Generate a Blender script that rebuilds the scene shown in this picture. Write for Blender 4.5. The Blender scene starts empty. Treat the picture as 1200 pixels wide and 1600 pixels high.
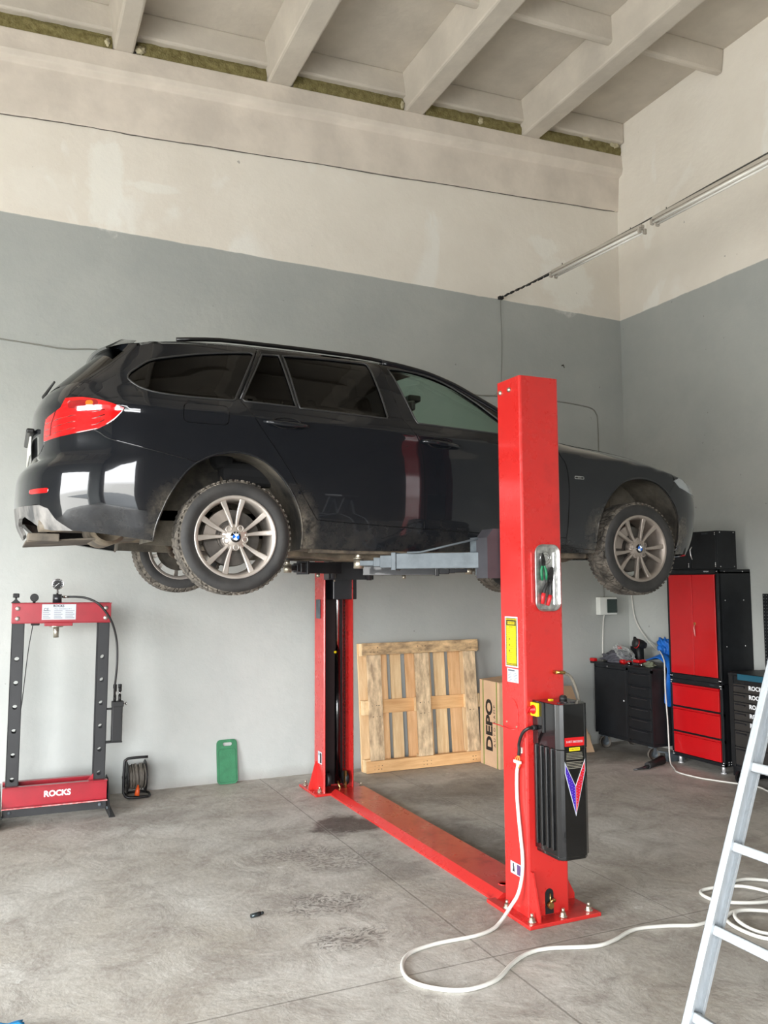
import bpy, bmesh, math, random
import numpy as np
from mathutils import Vector, Matrix
from mathutils.geometry import delaunay_2d_cdt
random.seed(7)
LOCAL = set()      # things whose parts are modelled in their own axes
scn = bpy.context.scene
COL = scn.collection
# ------------------------------------------------------------------ camera
H = 1.75
YAW, PIT, ROL = 0.4253772, 0.0825509, -0.0052848
_f = Vector((math.sin(YAW)*math.cos(PIT), math.cos(YAW)*math.cos(PIT), math.sin(PIT)))
_r = Vector((math.cos(YAW), -math.sin(YAW), 0)); _u = _r.cross(_f)
_r2 = _r*math.cos(ROL)+_u*math.sin(ROL); _u2 = -_r*math.sin(ROL)+_u*math.cos(ROL)
cd = bpy.data.cameras.new('camera'); cam = bpy.data.objects.new('camera', cd); COL.objects.link(cam)
M4 = Matrix(((_r2.x, _u2.x, -_f.x, 0), (_r2.y, _u2.y, -_f.y, 0), (_r2.z, _u2.z, -_f.z, H), (0, 0, 0, 1)))
cam.matrix_world = M4
cd.sensor_fit = 'VERTICAL'; cd.sensor_height = 36; cd.lens = 36*1310/1600; cd.clip_start = .05; cd.clip_end = 200
scn.camera = cam
# ------------------------------------------------------------------ world, light, exposure
scn.view_settings.view_transform = 'Standard'; scn.view_settings.look = 'None'
scn.view_settings.gamma = 1; scn.view_settings.exposure = -0.15
scn.view_settings.use_curve_mapping = False
DOOR = (-4.6, -0.3, 3.5, -3.2)      # x0, x1, height, y of an opening in the front wall, behind and left of the camera
GATE = (-0.4, 4.2, 3.5, -5.3)       # y0, y1, height, x of the open garage gate in the left wall
W = bpy.data.worlds.new('world'); scn.world = W; W.use_nodes = True
nt = W.node_tree; bg = nt.nodes['Background']
tc = nt.nodes.new('ShaderNodeTexCoord'); sp = nt.nodes.new('ShaderNodeSeparateXYZ'); cr = nt.nodes.new('ShaderNodeValToRGB')
nt.links.new(tc.outputs['Generated'], sp.inputs[0]); nt.links.new(sp.outputs['Z'], cr.inputs[0])
e = cr.color_ramp.elements
e[0].position = 0.0; e[0].color = (.50, .50, .48, 1)
e[1].position = .5; e[1].color = (.86, .93, 1.0, 1)
x = e.new(.05); x.color = (.97, .98, 1, 1)
nt.links.new(cr.outputs[0], bg.inputs[0]); bg.inputs[1].default_value = 37.0
def lamp(name, kind, loc, rot, energy, size, sizey=None, color=(1, 1, 1), portal=False):
    l = bpy.data.lights.new(name, kind); l.energy = energy; l.color = color
    if kind == 'AREA':
        l.shape = 'RECTANGLE'; l.size = size; l.size_y = sizey or size
        if portal: l.cycles.is_portal = True
    o = bpy.data.objects.new(name, l); o.location = loc; o.rotation_euler = rot; COL.objects.link(o); return o
GY, GL = (GATE[0]+GATE[1])/2, GATE[1]-GATE[0]
R90 = math.radians(90)
lamp('gate_portal', 'AREA', (GATE[3]+.02, GY, GATE[2]/2), (R90, 0, -R90), 1, GL, GATE[2], portal=True)
lamp('door_portal', 'AREA', ((DOOR[0]+DOOR[1])/2, DOOR[3]+.02, DOOR[2]/2), (R90, 0, 0), 1, DOOR[1]-DOOR[0], DOOR[2], portal=True)
# ------------------------------------------------------------------ materials
def lin(c):
    return tuple((v/255/12.92 if v/255 <= .04045 else ((v/255+.055)/1.055)**2.4) for v in c)
def principled(m): return m.node_tree.nodes['Principled BSDF']
def mat(name, rgb, rough=.5, metal=0, coat=0, spec=.5, var=.0, vscale=6, bump=0, bscale=60, linear=False, rvar=0, rgb2=None, stretch=None, detail=6, trans=0):
    """plain procedural material: base colour with noise variation, roughness variation and noise bump"""
    m = bpy.data.materials.new(name); m.use_nodes = True; nt = m.node_tree; p = principled(m)
    c = rgb if linear else lin(rgb)
    p.inputs['Roughness'].default_value = rough; p.inputs['Metallic'].default_value = metal
    p.inputs['Coat Weight'].default_value = coat; p.inputs['Coat Roughness'].default_value = .03
    p.inputs['Specular IOR Level'].default_value = spec
    tc = nt.nodes.new('ShaderNodeTexCoord'); mp = nt.nodes.new('ShaderNodeMapping')
    nt.links.new(tc.outputs['Object'], mp.inputs[0])
    if stretch: mp.inputs['Scale'].default_value = stretch
    n = nt.nodes.new('ShaderNodeTexNoise'); n.inputs['Scale'].default_value = vscale; n.inputs['Detail'].default_value = detail; n.inputs['Roughness'].default_value = .6
    nt.links.new(mp.outputs[0], n.inputs[0])
    r = nt.nodes.new('ShaderNodeValToRGB'); r.color_ramp.elements[0].position = .35; r.color_ramp.elements[1].position = .65
    if rgb2 is not None:
        c2 = rgb2 if linear else lin(rgb2); a = c; b = c2
    else:
        a = tuple(v*(1-var) for v in c); b = tuple(min(1, v*(1+var)) for v in c)
    r.color_ramp.elements[0].color = (*a, 1); r.color_ramp.elements[1].color = (*b, 1)
    nt.links.new(n.outputs[0], r.inputs[0]); nt.links.new(r.outputs[0], p.inputs['Base Color'])
    if rvar:
        mr = nt.nodes.new('ShaderNodeMapRange'); mr.inputs[3].default_value = max(0, rough-rvar); mr.inputs[4].default_value = min(1, rough+rvar)
        n3 = nt.nodes.new('ShaderNodeTexNoise'); n3.inputs['Scale'].default_value = vscale*1.7; nt.links.new(tc.outputs['Object'], n3.inputs[0])
        nt.links.new(n3.outputs[0], mr.inputs[0]); nt.links.new(mr.outputs[0], p.inputs['Roughness'])
    if bump:
        n2 = nt.nodes.new('ShaderNodeTexNoise'); n2.inputs['Scale'].default_value = bscale; n2.inputs['Detail'].default_value = 5
        nt.links.new(mp.outputs[0], n2.inputs[0])
        bp = nt.nodes.new('ShaderNodeBump'); bp.inputs['Strength'].default_value = bump; bp.inputs['Distance'].default_value = .01
        nt.links.new(n2.outputs[0], bp.inputs['Height']); nt.links.new(bp.outputs[0], p.inputs['Normal'])
    return m
def glassmat(name, tint, gloss=.08):
    m = bpy.data.materials.new(name); m.use_nodes = True; nt = m.node_tree; nt.nodes.remove(principled(m))
    out = nt.nodes['Material Output']; t = nt.nodes.new('ShaderNodeBsdfTransparent'); t.inputs[0].default_value = (*tint, 1)
    g = nt.nodes.new('ShaderNodeBsdfGlossy'); g.inputs['Roughness'].default_value = .02
    f = nt.nodes.new('ShaderNodeFresnel'); f.inputs[0].default_value = 1.4; mx = nt.nodes.new('ShaderNodeMixShader')
    nt.links.new(f.outputs[0], mx.inputs[0]); nt.links.new(t.outputs[0], mx.inputs[1]); nt.links.new(g.outputs[0], mx.inputs[2]); nt.links.new(mx.outputs[0], out.inputs[0])
    return m
def N(nt, t, **kw):
    n = nt.nodes.new(t)
    for k, v in kw.items(): setattr(n, k, v)
    return n
def math_(nt, op, a, b=None, c=None, clamp=False):
    n = nt.nodes.new('ShaderNodeMath'); n.operation = op; n.use_clamp = clamp
    for i, v in enumerate((a, b, c)):
        if v is None: continue
        if isinstance(v, (int, float)): n.inputs[i].default_value = v
        else: nt.links.new(v, n.inputs[i])
    return n.outputs[0]
def mixc(nt, fac, a, b):
    n = nt.nodes.new('ShaderNodeMix'); n.data_type = 'RGBA'
    for i, v in ((0, fac), (6, a), (7, b)):
        if isinstance(v, tuple): n.inputs[i].default_value = (*v, 1)
        elif isinstance(v, (int, float)): n.inputs[i].default_value = v
        else: nt.links.new(v, n.inputs[i])
    return n.outputs[2]
def noise(nt, vec, scale, detail=5, rough=.6, dist=0):
    n = nt.nodes.new('ShaderNodeTexNoise'); n.inputs['Scale'].default_value = scale; n.inputs['Detail'].default_value = detail
    n.inputs['Roughness'].default_value = rough; n.inputs['Distortion'].default_value = dist
    nt.links.new(vec, n.inputs[0]); return n.outputs[0]
def step(nt, v, a, b, lo=0, hi=1):
    n = nt.nodes.new('ShaderNodeMapRange'); n.inputs[1].default_value = a; n.inputs[2].default_value = b; n.inputs[3].default_value = lo; n.inputs[4].default_value = hi
    nt.links.new(v, n.inputs[0]); return n.outputs[0]
# ------------------------------------------------------------------ mesh helpers
def vrot(axis, ang): return Matrix.Rotation(ang, 3, axis)
def rotz(v, a): return Vector((v[0]*math.cos(a)-v[1]*math.sin(a), v[0]*math.sin(a)+v[1]*math.cos(a), v[2]))
def crv(pts, n=6, closed=False):
    """Catmull-Rom through points of any dimension"""
    P_ = [np.array(p, float) for p in pts]; out = []; L = len(P_)
    rng = range(L if closed else L-1)
    for i in rng:
        p1, p2 = P_[i], P_[(i+1) % L]
        p0 = P_[(i-1) % L] if (closed or i > 0) else 2*p1-p2
        p3 = P_[(i+2) % L] if (closed or i < L-2) else 2*p2-p1
        for k in range(n):
            t = k/n
            out.append(tuple(.5*((2*p1)+(-p0+p2)*t+(2*p0-5*p1+4*p2-p3)*t*t+(-p0+3*p1-3*p2+p3)*t**3)))
    if not closed: out.append(tuple(P_[-1]))
    return out
class MB:
    def __init__(s): s.bm = bmesh.new(); s.slot = 0
    def _f(s, vs, smooth=False):
        try:
            f = s.bm.faces.new(vs); f.material_index = s.slot; f.smooth = smooth; return f
        except ValueError: return None
    def box(s, c, size, R=None, bev=0, seg=2, smooth=False):
        r = bmesh.ops.create_cube(s.bm, size=1); vs = r['verts']
        for v in vs: v.co = Vector((v.co.x*size[0], v.co.y*size[1], v.co.z*size[2]))
        fs = set(f for v in vs for f in v.link_faces)
        if bev > 0:
            es = list(set(e for v in vs for e in v.link_edges))
            rr = bmesh.ops.bevel(s.bm, geom=es, offset=min(bev, min(size)*.49), segments=seg, profile=.5, affect='EDGES')
            vs = list(set(rr['verts'])); fs = set(rr['faces'])
            allv = set(vs)
            for v in vs:
                for f in v.link_faces: fs.add(f)
            vs = list(set(v for f in fs for v in f.verts))
        for f in fs: f.material_index = s.slot; f.smooth = smooth
        for v in vs:
            p = v.co.copy()
            if R is not None: p = R @ p
            v.co = p+Vector(c)
        return s
    def b2(s, x0, x1, y0, y1, z0, z1, bev=0, seg=2, smooth=False):
        return s.box(((x0+x1)/2, (y0+y1)/2, (z0+z1)/2), (abs(x1-x0), abs(y1-y0), abs(z1-z0)), None, bev, seg, smooth)
    def lathe(s, prof, o=(0, 0, 0), axis=(0, 0, 1), n=32, cap=True, smooth=True, closed=False, a0=0, slots=None):
        """prof = [(r, h)] swept about axis through o"""
        o = Vector(o); ax = Vector(axis).normalized(); q = Vector((0, 0, 1)).rotation_difference(ax)
        rings = []
        for (r, h) in prof:
            if r < 1e-6: rings.append([s.bm.verts.new(o+ax*h)]); continue
            rings.append([s.bm.verts.new(o+q @ Vector((r*math.cos(a0+2*math.pi*k/n), r*math.sin(a0+2*math.pi*k/n), h))) for k in range(n)])
        prs = list(zip(rings[:-1], rings[1:]))
        if closed: prs.append((rings[-1], rings[0]))
        for i, (A, B) in enumerate(prs):
            if slots: s.slot = slots[i % len(slots)]
            for k in range(n):
                k2 = (k+1) % n
                if len(A) == 1 and len(B) == 1: continue
                if len(A) == 1: s._f([A[0], B[k], B[k2]], smooth)
                elif len(B) == 1: s._f([A[k], B[0], A[k2]][::-1], smooth)
                else: s._f([A[k], B[k], B[k2], A[k2]][::-1], smooth)
        if cap and not closed:
            if len(rings[0]) > 2: s._f(rings[0][::-1])
            if len(rings[-1]) > 2: s._f(rings[-1])
        return s
    def cyl(s, a, b, r, n=20, r2=None, smooth=True, cap=True):
        a = Vector(a); b = Vector(b); d = (b-a)
        return s.lathe([(r, 0), (r if r2 is None else r2, d.length)], a, d, n, cap, smooth)
    def hexp(s, a, b, r): return s.cyl(a, b, r, 6, smooth=False)
    def tube(s, pts, r, n=8, smooth=True, closed=False, cap=True, flat=None):
        pts = [Vector(p) for p in pts]; m = len(pts); rings = []
        t0 = (pts[1]-pts[0]).normalized(); up = Vector((0, 0, 1)) if abs(t0.z) < .9 else Vector((1, 0, 0))
        nrm = t0.cross(up).normalized()
        for i in range(m):
            if closed: t = (pts[(i+1) % m]-pts[i-1])
            else: t = pts[min(i+1, m-1)]-pts[max(i-1, 0)]
            if t.length < 1e-9: t = t0
            t.normalize(); nrm = (nrm-t*nrm.dot(t))
            if nrm.length < 1e-6: nrm = t.orthogonal()
            nrm.normalize(); bn = t.cross(nrm); rr = r[i] if isinstance(r, (list, tuple)) else r
            fl = flat or 1
            rings.append([s.bm.verts.new(pts[i]+(nrm*math.cos(2*math.pi*k/n)+bn*math.sin(2*math.pi*k/n)*fl)*rr) for k in range(n)])
        prs = list(zip(rings[:-1], rings[1:]))
        if closed: prs.append((rings[-1], rings[0]))
        for A, B in prs:
            for k in range(n): s._f([A[k], A[(k+1) % n], B[(k+1) % n], B[k]], smooth)
        if cap and not closed: s._f(rings[0][::-1]); s._f(rings[-1])
        return s
    def prism(s, poly, o, ux, uy, d, smooth=False, holes=None):
        """polygon (2D in ux, uy from o) extruded by vector d; holes = list of polygons"""
        o = Vector(o); ux = Vector(ux); uy = Vector(uy); d = Vector(d)
        loops = [poly]+(holes or [])
        if not holes:
            A = [s.bm.verts.new(o+ux*x+uy*y) for x, y in poly]; B = [s.bm.verts.new(v.co+d) for v in A]
            fl = ux.cross(uy).dot(d) > 0
            ar = sum(poly[i-1][0]*poly[i][1]-poly[i][0]*poly[i-1][1] for i in range(len(poly)))
            if ar < 0: fl = not fl
            s._f(A[::-1] if fl else A); s._f(B if fl else B[::-1])
            for i in range(len(A)):
                q = [A[i-1], A[i], B[i], B[i-1]]
                s._f(q if fl else q[::-1], smooth)
            return s
        vv = []; ed = []; fa = []
        for lp in loops:
            b = len(vv); vv += [Vector(p) for p in lp]; ed += [(b+i, b+(i+1) % len(lp)) for i in range(len(lp))]
        ov, oe, of, *_ = delaunay_2d_cdt(vv, ed, [], 0, 1e-6)
        def inside(p, lp):
            c = False
            for i in range(len(lp)):
                a, b = lp[i-1], lp[i]
                if (a[1] > p[1]) != (b[1] > p[1]) and p[0] < (b[0]-a[0])*(p[1]-a[1])/(b[1]-a[1])+a[0]: c = not c
            return c
        keep = []
        for f in of:
            cx = sum(ov[i].x for i in f)/len(f); cy = sum(ov[i].y for i in f)/len(f)
            if inside((cx, cy), poly) and not any(inside((cx, cy), h) for h in holes): keep.append(f)
        A = [s.bm.verts.new(o+ux*v.x+uy*v.y) for v in ov]; B = [s.bm.verts.new(v.co+d) for v in A]
        fl = ux.cross(uy).dot(d) > 0; cnt = {}
        for f in keep:
            s._f([A[i] for i in (f[::-1] if fl else f)]); s._f([B[i] for i in (f if fl else f[::-1])])
            for i in range(len(f)):
                a, b = f[i-1], f[i]; cnt[(a, b)] = cnt.get((a, b), 0)+1
        for (a, b) in cnt:
            if (b, a) not in cnt:
                q = [A[a], A[b], B[b], B[a]]
                s._f(q if fl else q[::-1])
        for v in A+B:
            if not v.link_faces: s.bm.verts.remove(v)
        return s
    def quad(s, a, b, c, d): s._f([s.bm.verts.new(p) for p in (a, b, c, d)]); return s
    def grid(s, rows, smooth=True):
        R_ = [[s.bm.verts.new(p) for p in r] for r in rows]
        for A, B in zip(R_[:-1], R_[1:]):
            for i in range(len(A)-1): s._f([A[i], A[i+1], B[i+1], B[i]], smooth)
        return s
    def blob(s, c, size, seed=0, amp=.25, sub=3, fr=3.0, R=None):
        from mathutils import noise as NZ
        r = bmesh.ops.create_icosphere(s.bm, subdivisions=sub, radius=1)
        for v in r['verts']:
            k = 1+amp*NZ.noise(v.co*fr+Vector((seed*7.1, seed*3.3, 0)))*2
            p = Vector((v.co.x*size[0]*k, v.co.y*size[1]*k, v.co.z*size[2]*k))
            if R is not None: p = R @ p
            v.co = p+Vector(c)
            for f in v.link_faces: f.smooth = True; f.material_index = s.slot
        return s
    def build(s, name, m, parent=None, bev=0, sub=0, rec=False):
        if rec: bmesh.ops.recalc_face_normals(s.bm, faces=s.bm.faces[:])
        me = bpy.data.meshes.new(name); s.bm.to_mesh(me); s.bm.free()
        for mm in (m if isinstance(m, (list, tuple)) else [m]): me.materials.append(mm)
        o = bpy.data.objects.new(name, me); COL.objects.link(o)
        root = parent
        while root is not None and root.parent is not None: root = root.parent
        if root is not None and root.type == 'EMPTY' and root.name not in LOCAL:
            me.transform(root.matrix_basis.inverted())
        o.parent = parent
        if bev:
            b = o.modifiers.new('bevel', 'BEVEL'); b.width = bev; b.segments = 2; b.limit_method = 'ANGLE'; b.angle_limit = math.radians(35)
        if sub:
            b = o.modifiers.new('subsurf', 'SUBSURF'); b.levels = sub; b.render_levels = sub
        return o
def tag(o, label, cat=None, group=None, kind=None):
    if label: o['label'] = label
    if cat: o['category'] = cat
    if group: o['group'] = group
    if kind: o['kind'] = kind
    return o
def thing(name, label, cat, loc=(0, 0, 0), rz=0, group=None, rot=None):
    o = bpy.data.objects.new(name, None); COL.objects.link(o); o.empty_display_size = .1
    o.location = loc; o.rotation_euler = rot if rot else (0, 0, rz)
    from mathutils import Euler
    o.matrix_basis = Matrix.Translation(Vector(loc)) @ Euler(rot if rot else (0, 0, rz)).to_matrix().to_4x4()
    return tag(o, label, cat, group)
def struct(o): o['kind'] = 'structure'; return o
def text(name, s, size, o, ux, uy, m, parent, depth=.0006, bold=0, align='CENTER', sx=1, label=None):
    """flat lettering: baseline direction ux, up uy, centred on o"""
    c = bpy.data.curves.new('tmp', 'FONT'); c.body = s; c.size = size; c.align_x = align; c.align_y = 'CENTER'; c.extrude = depth; c.offset = bold; c.resolution_u = 3
    t = bpy.data.objects.new('tmp', c); COL.objects.link(t); dg = bpy.context.evaluated_depsgraph_get()
    me = bpy.data.meshes.new_from_object(t.evaluated_get(dg)); bpy.data.objects.remove(t); bpy.data.curves.remove(c)
    ux = Vector(ux).normalized(); uy = Vector(uy).normalized(); uz = ux.cross(uy)
    me.transform(Matrix(((ux.x*sx, uy.x, uz.x, o[0]), (ux.y*sx, uy.y, uz.y, o[1]), (ux.z*sx, uy.z, uz.z, o[2]), (0, 0, 0, 1))))
    me.name = name; me.materials.clear(); me.materials.append(m); ob = bpy.data.objects.new(name, me); COL.objects.link(ob)
    root = parent
    while root is not None and root.parent is not None: root = root.parent
    if root is not None and root.type == 'EMPTY' and root.name not in LOCAL: me.transform(root.matrix_basis.inverted())
    ob.parent = parent
    if label: ob['label'] = label
    return ob
def rrect(w, h, r, n=5, cx=0, cy=0):
    out = []
    for (sx, sy, a) in ((1, 1, 0), (-1, 1, 90), (-1, -1, 180), (1, -1, 270)):
        for k in range(n+1):
            t = math.radians(a+90*k/n); out.append((cx+sx*(w/2-r)+r*math.cos(t), cy+sy*(h/2-r)+r*math.sin(t)))
    return out
# ------------------------------------------------------------------ the room
WY, WX, XL, YF = 7.43, 6.35, GATE[3], DOOR[3]
ZT = lambda x: 6.375+.0385*(x+.16)      # underside of the ceiling ribs = top of the girder
def wall_material():
    m = bpy.data.materials.new('painted_plaster'); m.use_nodes = True; nt = m.node_tree; p = principled(m)
    g = N(nt, 'ShaderNodeNewGeometry'); pos = g.outputs['Position']; s = N(nt, 'ShaderNodeSeparateXYZ'); nt.links.new(pos, s.inputs[0])
    lvl = math_(nt, 'SUBTRACT', math_(nt, 'ADD', s.outputs[2], math_(nt, 'MULTIPLY', s.outputs[0], .0186)), 4.826)
    wob = math_(nt, 'MULTIPLY', math_(nt, 'SUBTRACT', noise(nt, pos, 3.0), .5), .03)
    up = step(nt, math_(nt, 'ADD', lvl, wob), -.004, .004)
    gn = noise(nt, pos, 1.3, 6, .65); gn2 = noise(nt, pos, 5, 4)
    grey = mixc(nt, step(nt, gn, .35, .7), (.355, .370, .352), (.415, .425, .400))
    beige = mixc(nt, step(nt, gn, .3, .7), (.74, .685, .60), (.82, .77, .685))
    # lighter filler patches on the upper wall
    mp = N(nt, 'ShaderNodeMapping'); nt.links.new(pos, mp.inputs[0]); mp.inputs['Scale'].default_value = (1.0, 1.0, .55)
    pn = noise(nt, mp.outputs[0], 1.1, 4, .55, .9)
    beige = mixc(nt, step(nt, pn, .575, .64, 0, .75), beige, (.84, .82, .76))
    c = mixc(nt, up, grey, beige)
    def patch(x, z, rx, rz, k, s_):
        nonlocal c
        dx = math_(nt, 'DIVIDE', math_(nt, 'SUBTRACT', s.outputs[0], x), rx); dz = math_(nt, 'DIVIDE', math_(nt, 'SUBTRACT', s.outputs[2], z), rz)
        d = math_(nt, 'SQRT', math_(nt, 'ADD', math_(nt, 'MULTIPLY', dx, dx), math_(nt, 'MULTIPLY', dz, dz)))
        d = math_(nt, 'ADD', d, math_(nt, 'MULTIPLY', math_(nt, 'SUBTRACT', noise(nt, pos, s_, 6, .65), .5), 1.7))
        c = mixc(nt, math_(nt, 'MULTIPLY', step(nt, d, 1.05, .75, 0, k), step(nt, s.outputs[1], 7.3, 7.35)), c, (.88, .88, .82))
    patch(.72, 5.22, .17, .48, .5, 5); patch(1.13, 5.27, .26, .05, .4, 7); patch(5.62, 5.05, .38, .34, .5, 4); patch(5.35, 5.42, .22, .12, .4, 4); patch(.2, 5.05, .3, .2, .15, 3)
    # grime: small dark specks and a dusty skirting
    sk = step(nt, math_(nt, 'ADD', s.outputs[2], math_(nt, 'MULTIPLY', gn2, .12)), .05, .16, .5, 0)
    c = mixc(nt, sk, c, (.20, .18, .155))
    spk = step(nt, noise(nt, pos, 14, 2, .5), .755, .775, 0, .5)
    c = mixc(nt, spk, c, (.13, .12, .11))
    nt.links.new(c, p.inputs['Base Color']); p.inputs['Roughness'].default_value = .62
    b = N(nt, 'ShaderNodeBump'); b.inputs['Strength'].default_value = .35; b.inputs['Distance'].default_value = .02
    h = math_(nt, 'ADD', noise(nt, pos, 3.5, 6, .6), math_(nt, 'MULTIPLY', noise(nt, pos, 22, 3), .25))
    nt.links.new(h, b.inputs['Height']); nt.links.new(b.outputs[0], p.inputs['Normal'])
    return m
def floor_material():
    m = bpy.data.materials.new('worn_concrete'); m.use_nodes = True; nt = m.node_tree; p = principled(m)
    g = N(nt, 'ShaderNodeNewGeometry'); pos = g.outputs['Position']; s = N(nt, 'ShaderNodeSeparateXYZ'); nt.links.new(pos, s.inputs[0])
    X, Y = s.outputs[0], s.outputs[1]
    n1 = noise(nt, pos, .9, 6, .6, .4); n2 = noise(nt, pos, 3.2, 7, .68, .6); n3 = noise(nt, pos, 24, 5, .6)
    c = mixc(nt, step(nt, n1, .35, .65), (.365, .330, .278), (.53, .51, .465))
    c = mixc(nt, step(nt, n2, .42, .66, 0, .75), c, (.235, .205, .175))
    c = mixc(nt, step(nt, n3, .45, .75, 0, .35), c, (.54, .52, .48))
    # rusty-brown soiled zone to the right of the lift
    rr = math_(nt, 'MULTIPLY', step(nt, X, 2.2, 3.6, 0, .15), step(nt, n1, .25, .6))
    c = mixc(nt, rr, c, (.26, .222, .185))
    # pale plaster crumbs
    mp = N(nt, 'ShaderNodeMapping'); nt.links.new(pos, mp.inputs[0]); mp.inputs['Scale'].default_value = (1, 1.6, 1)
    cr = noise(nt, mp.outputs[0], 6.5, 7, .72)
    c = mixc(nt, step(nt, cr, .62, .69, 0, .65), c, (.66, .65, .61))
    # tyre and oil marks: dark patches at places of their own
    skid = step(nt, noise(nt, pos, 9, 3, .6, 5.0), .47, .56)
    def blot(x, y, rx, ry, k, col, soft=.35, sc=5, sk=False):
        nonlocal c
        dx = math_(nt, 'DIVIDE', math_(nt, 'SUBTRACT', X, x), rx); dy = math_(nt, 'DIVIDE', math_(nt, 'SUBTRACT', Y, y), ry)
        d = math_(nt, 'SQRT', math_(nt, 'ADD', math_(nt, 'MULTIPLY', dx, dx), math_(nt, 'MULTIPLY', dy, dy)))
        d = math_(nt, 'ADD', d, math_(nt, 'MULTIPLY', math_(nt, 'SUBTRACT', noise(nt, pos, sc, 5, .7), .5), 1.5))
        f_ = step(nt, d, 1.0, 1-soft, 0, k)
        c = mixc(nt, math_(nt, 'MULTIPLY', f_, skid) if sk else f_, c, col)
    blot(2.33, 5.78, .30, .26, .85, (.055, .040, .034))
    blot(3.0, 5.0, .26, .95, .6, (.07, .058, .05), .6)
    blot(1.65, 4.45, .34, .20, .75, (.10, .088, .078), .5, 9, True)
    blot(1.60, 3.98, .26, .16, .75, (.10, .085, .075), .5, 9, True); blot(1.75, 5.35, .35, .2, .6, (.12, .10, .09), .5, 9, True)
    blot(2.0, 5.1, .35, .3, .6, (.12, .10, .088), .5, 8, True)
    blot(2.25, 4.75, .25, .25, .45, (.12, .10, .09), .5, 9)
    blot(3.5, 6.3, .8, .4, .5, (.10, .085, .07), .6)
    blot(5.7, 6.9, .7, .4, .6, (.10, .085, .065), .6)
    blot(2.55, 3.6, .45, .35, .35, (.12, .10, .085), .6, 8)
    blot(3.2, 3.0, .6, .5, .3, (.13, .11, .09), .6, 7)
    blot(.9, 6.6, .8, .45, .35, (.13, .11, .09), .7, 3)
    # fine scuffs and trowel streaks
    mp2 = N(nt, 'ShaderNodeMapping'); nt.links.new(pos, mp2.inputs[0]); mp2.inputs['Scale'].default_value = (1, 3.2, 1); mp2.inputs['Rotation'].default_value = (0, 0, .35)
    sk1 = noise(nt, mp2.outputs[0], 7, 8, .75, 1.2); c = mixc(nt, step(nt, sk1, .56, .70, 0, .55), c, (.17, .15, .13)); c = mixc(nt, step(nt, sk1, .42, .30, 0, .40), c, (.52, .50, .465))
    c = mixc(nt, step(nt, noise(nt, pos, 75, 3, .6), .66, .74, 0, .6), c, (.64, .62, .57)); c = mixc(nt, step(nt, noise(nt, pos, 48, 4, .6), .36, .28, 0, .55), c, (.16, .14, .12))
    # saw-cut joints
    for ax, at, w in ((X, 2.135, .0065), (X, 3.29, .005), (Y, 3.505, .0065)):
        wob = math_(nt, 'MULTIPLY', math_(nt, 'SUBTRACT', noise(nt, pos, 2.5, 3), .5), .012)
        d = math_(nt, 'ABSOLUTE', math_(nt, 'ADD', math_(nt, 'SUBTRACT', ax, at), wob))
        c = mixc(nt, step(nt, d, w, w*.5, 0, .6), c, (.12, .11, .09))
        c = mixc(nt, step(nt, math_(nt, 'ABSOLUTE', math_(nt, 'SUBTRACT', d, w*1.7)), w*.5, w*.2, 0, .4), c, (.45, .42, .38))
    nt.links.new(c, p.inputs['Base Color'])
    nt.links.new(step(nt, n2, .3, .7, .5, .75), p.inputs['Roughness'])
    b = N(nt, 'ShaderNodeBump'); b.inputs['Strength'].default_value = .6; b.inputs['Distance'].default_value = .012
    nt.links.new(math_(nt, 'ADD', n2, math_(nt, 'MULTIPLY', n3, .4)), b.inputs['Height']); nt.links.new(b.outputs[0], p.inputs['Normal'])
    return m
MW = wall_material(); MF = floor_material()
M_ceil = mat('whitewashed_concrete', (.52, .47, .40), .75, var=.10, vscale=2, bump=.35, bscale=14, linear=True)
M_gird = mat('girder_whitewash', (.66, .59, .51), .7, var=.10, vscale=2.2, bump=.5, bscale=9, linear=True)
M_wool = mat('mineral_wool', (.125, .10, .03), .95, rgb2=(.24, .205, .085), vscale=18, bump=1, bscale=60, linear=True)
M_foam = mat('mounting_foam', (.46, .41, .27), .9, var=.15, vscale=20, bump=.8, bscale=50, linear=True)
ZH = 7.1
struct(MB().b2(XL-.2, WX+.2, YF-.25, WY+.2, -.15, 0).build('floor', MF))
struct(MB().b2(XL-.2, WX+.2, WY, WY+.25, 0, ZH).build('wall_back', MW))
struct(MB().b2(WX, WX+.25, YF-.25, WY, 0, ZH).build('wall_right', MW))
wl_ = MB(); wl_.b2(XL-.25, XL, YF-.25, GATE[0], 0, ZH); wl_.b2(XL-.25, XL, GATE[1], WY, 0, ZH); wl_.b2(XL-.25, XL, GATE[0], GATE[1], GATE[2], ZH); struct(wl_.build('wall_left', MW))
wf = MB(); MWF = mat('dark_unseen_wall', (.13, .11, .095), .85, var=.2, vscale=4, linear=True); wf.b2(XL, DOOR[0], YF-.25, YF, 0, ZH); wf.b2(DOOR[1], WX, YF-.25, YF, 0, ZH); wf.b2(DOOR[0], DOOR[1], YF-.25, YF, DOOR[2], ZH)  # unseen wall, surface made dark to cut bounce and deepen the car's reflections
struct(wf.build('wall_front', MWF))
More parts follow.
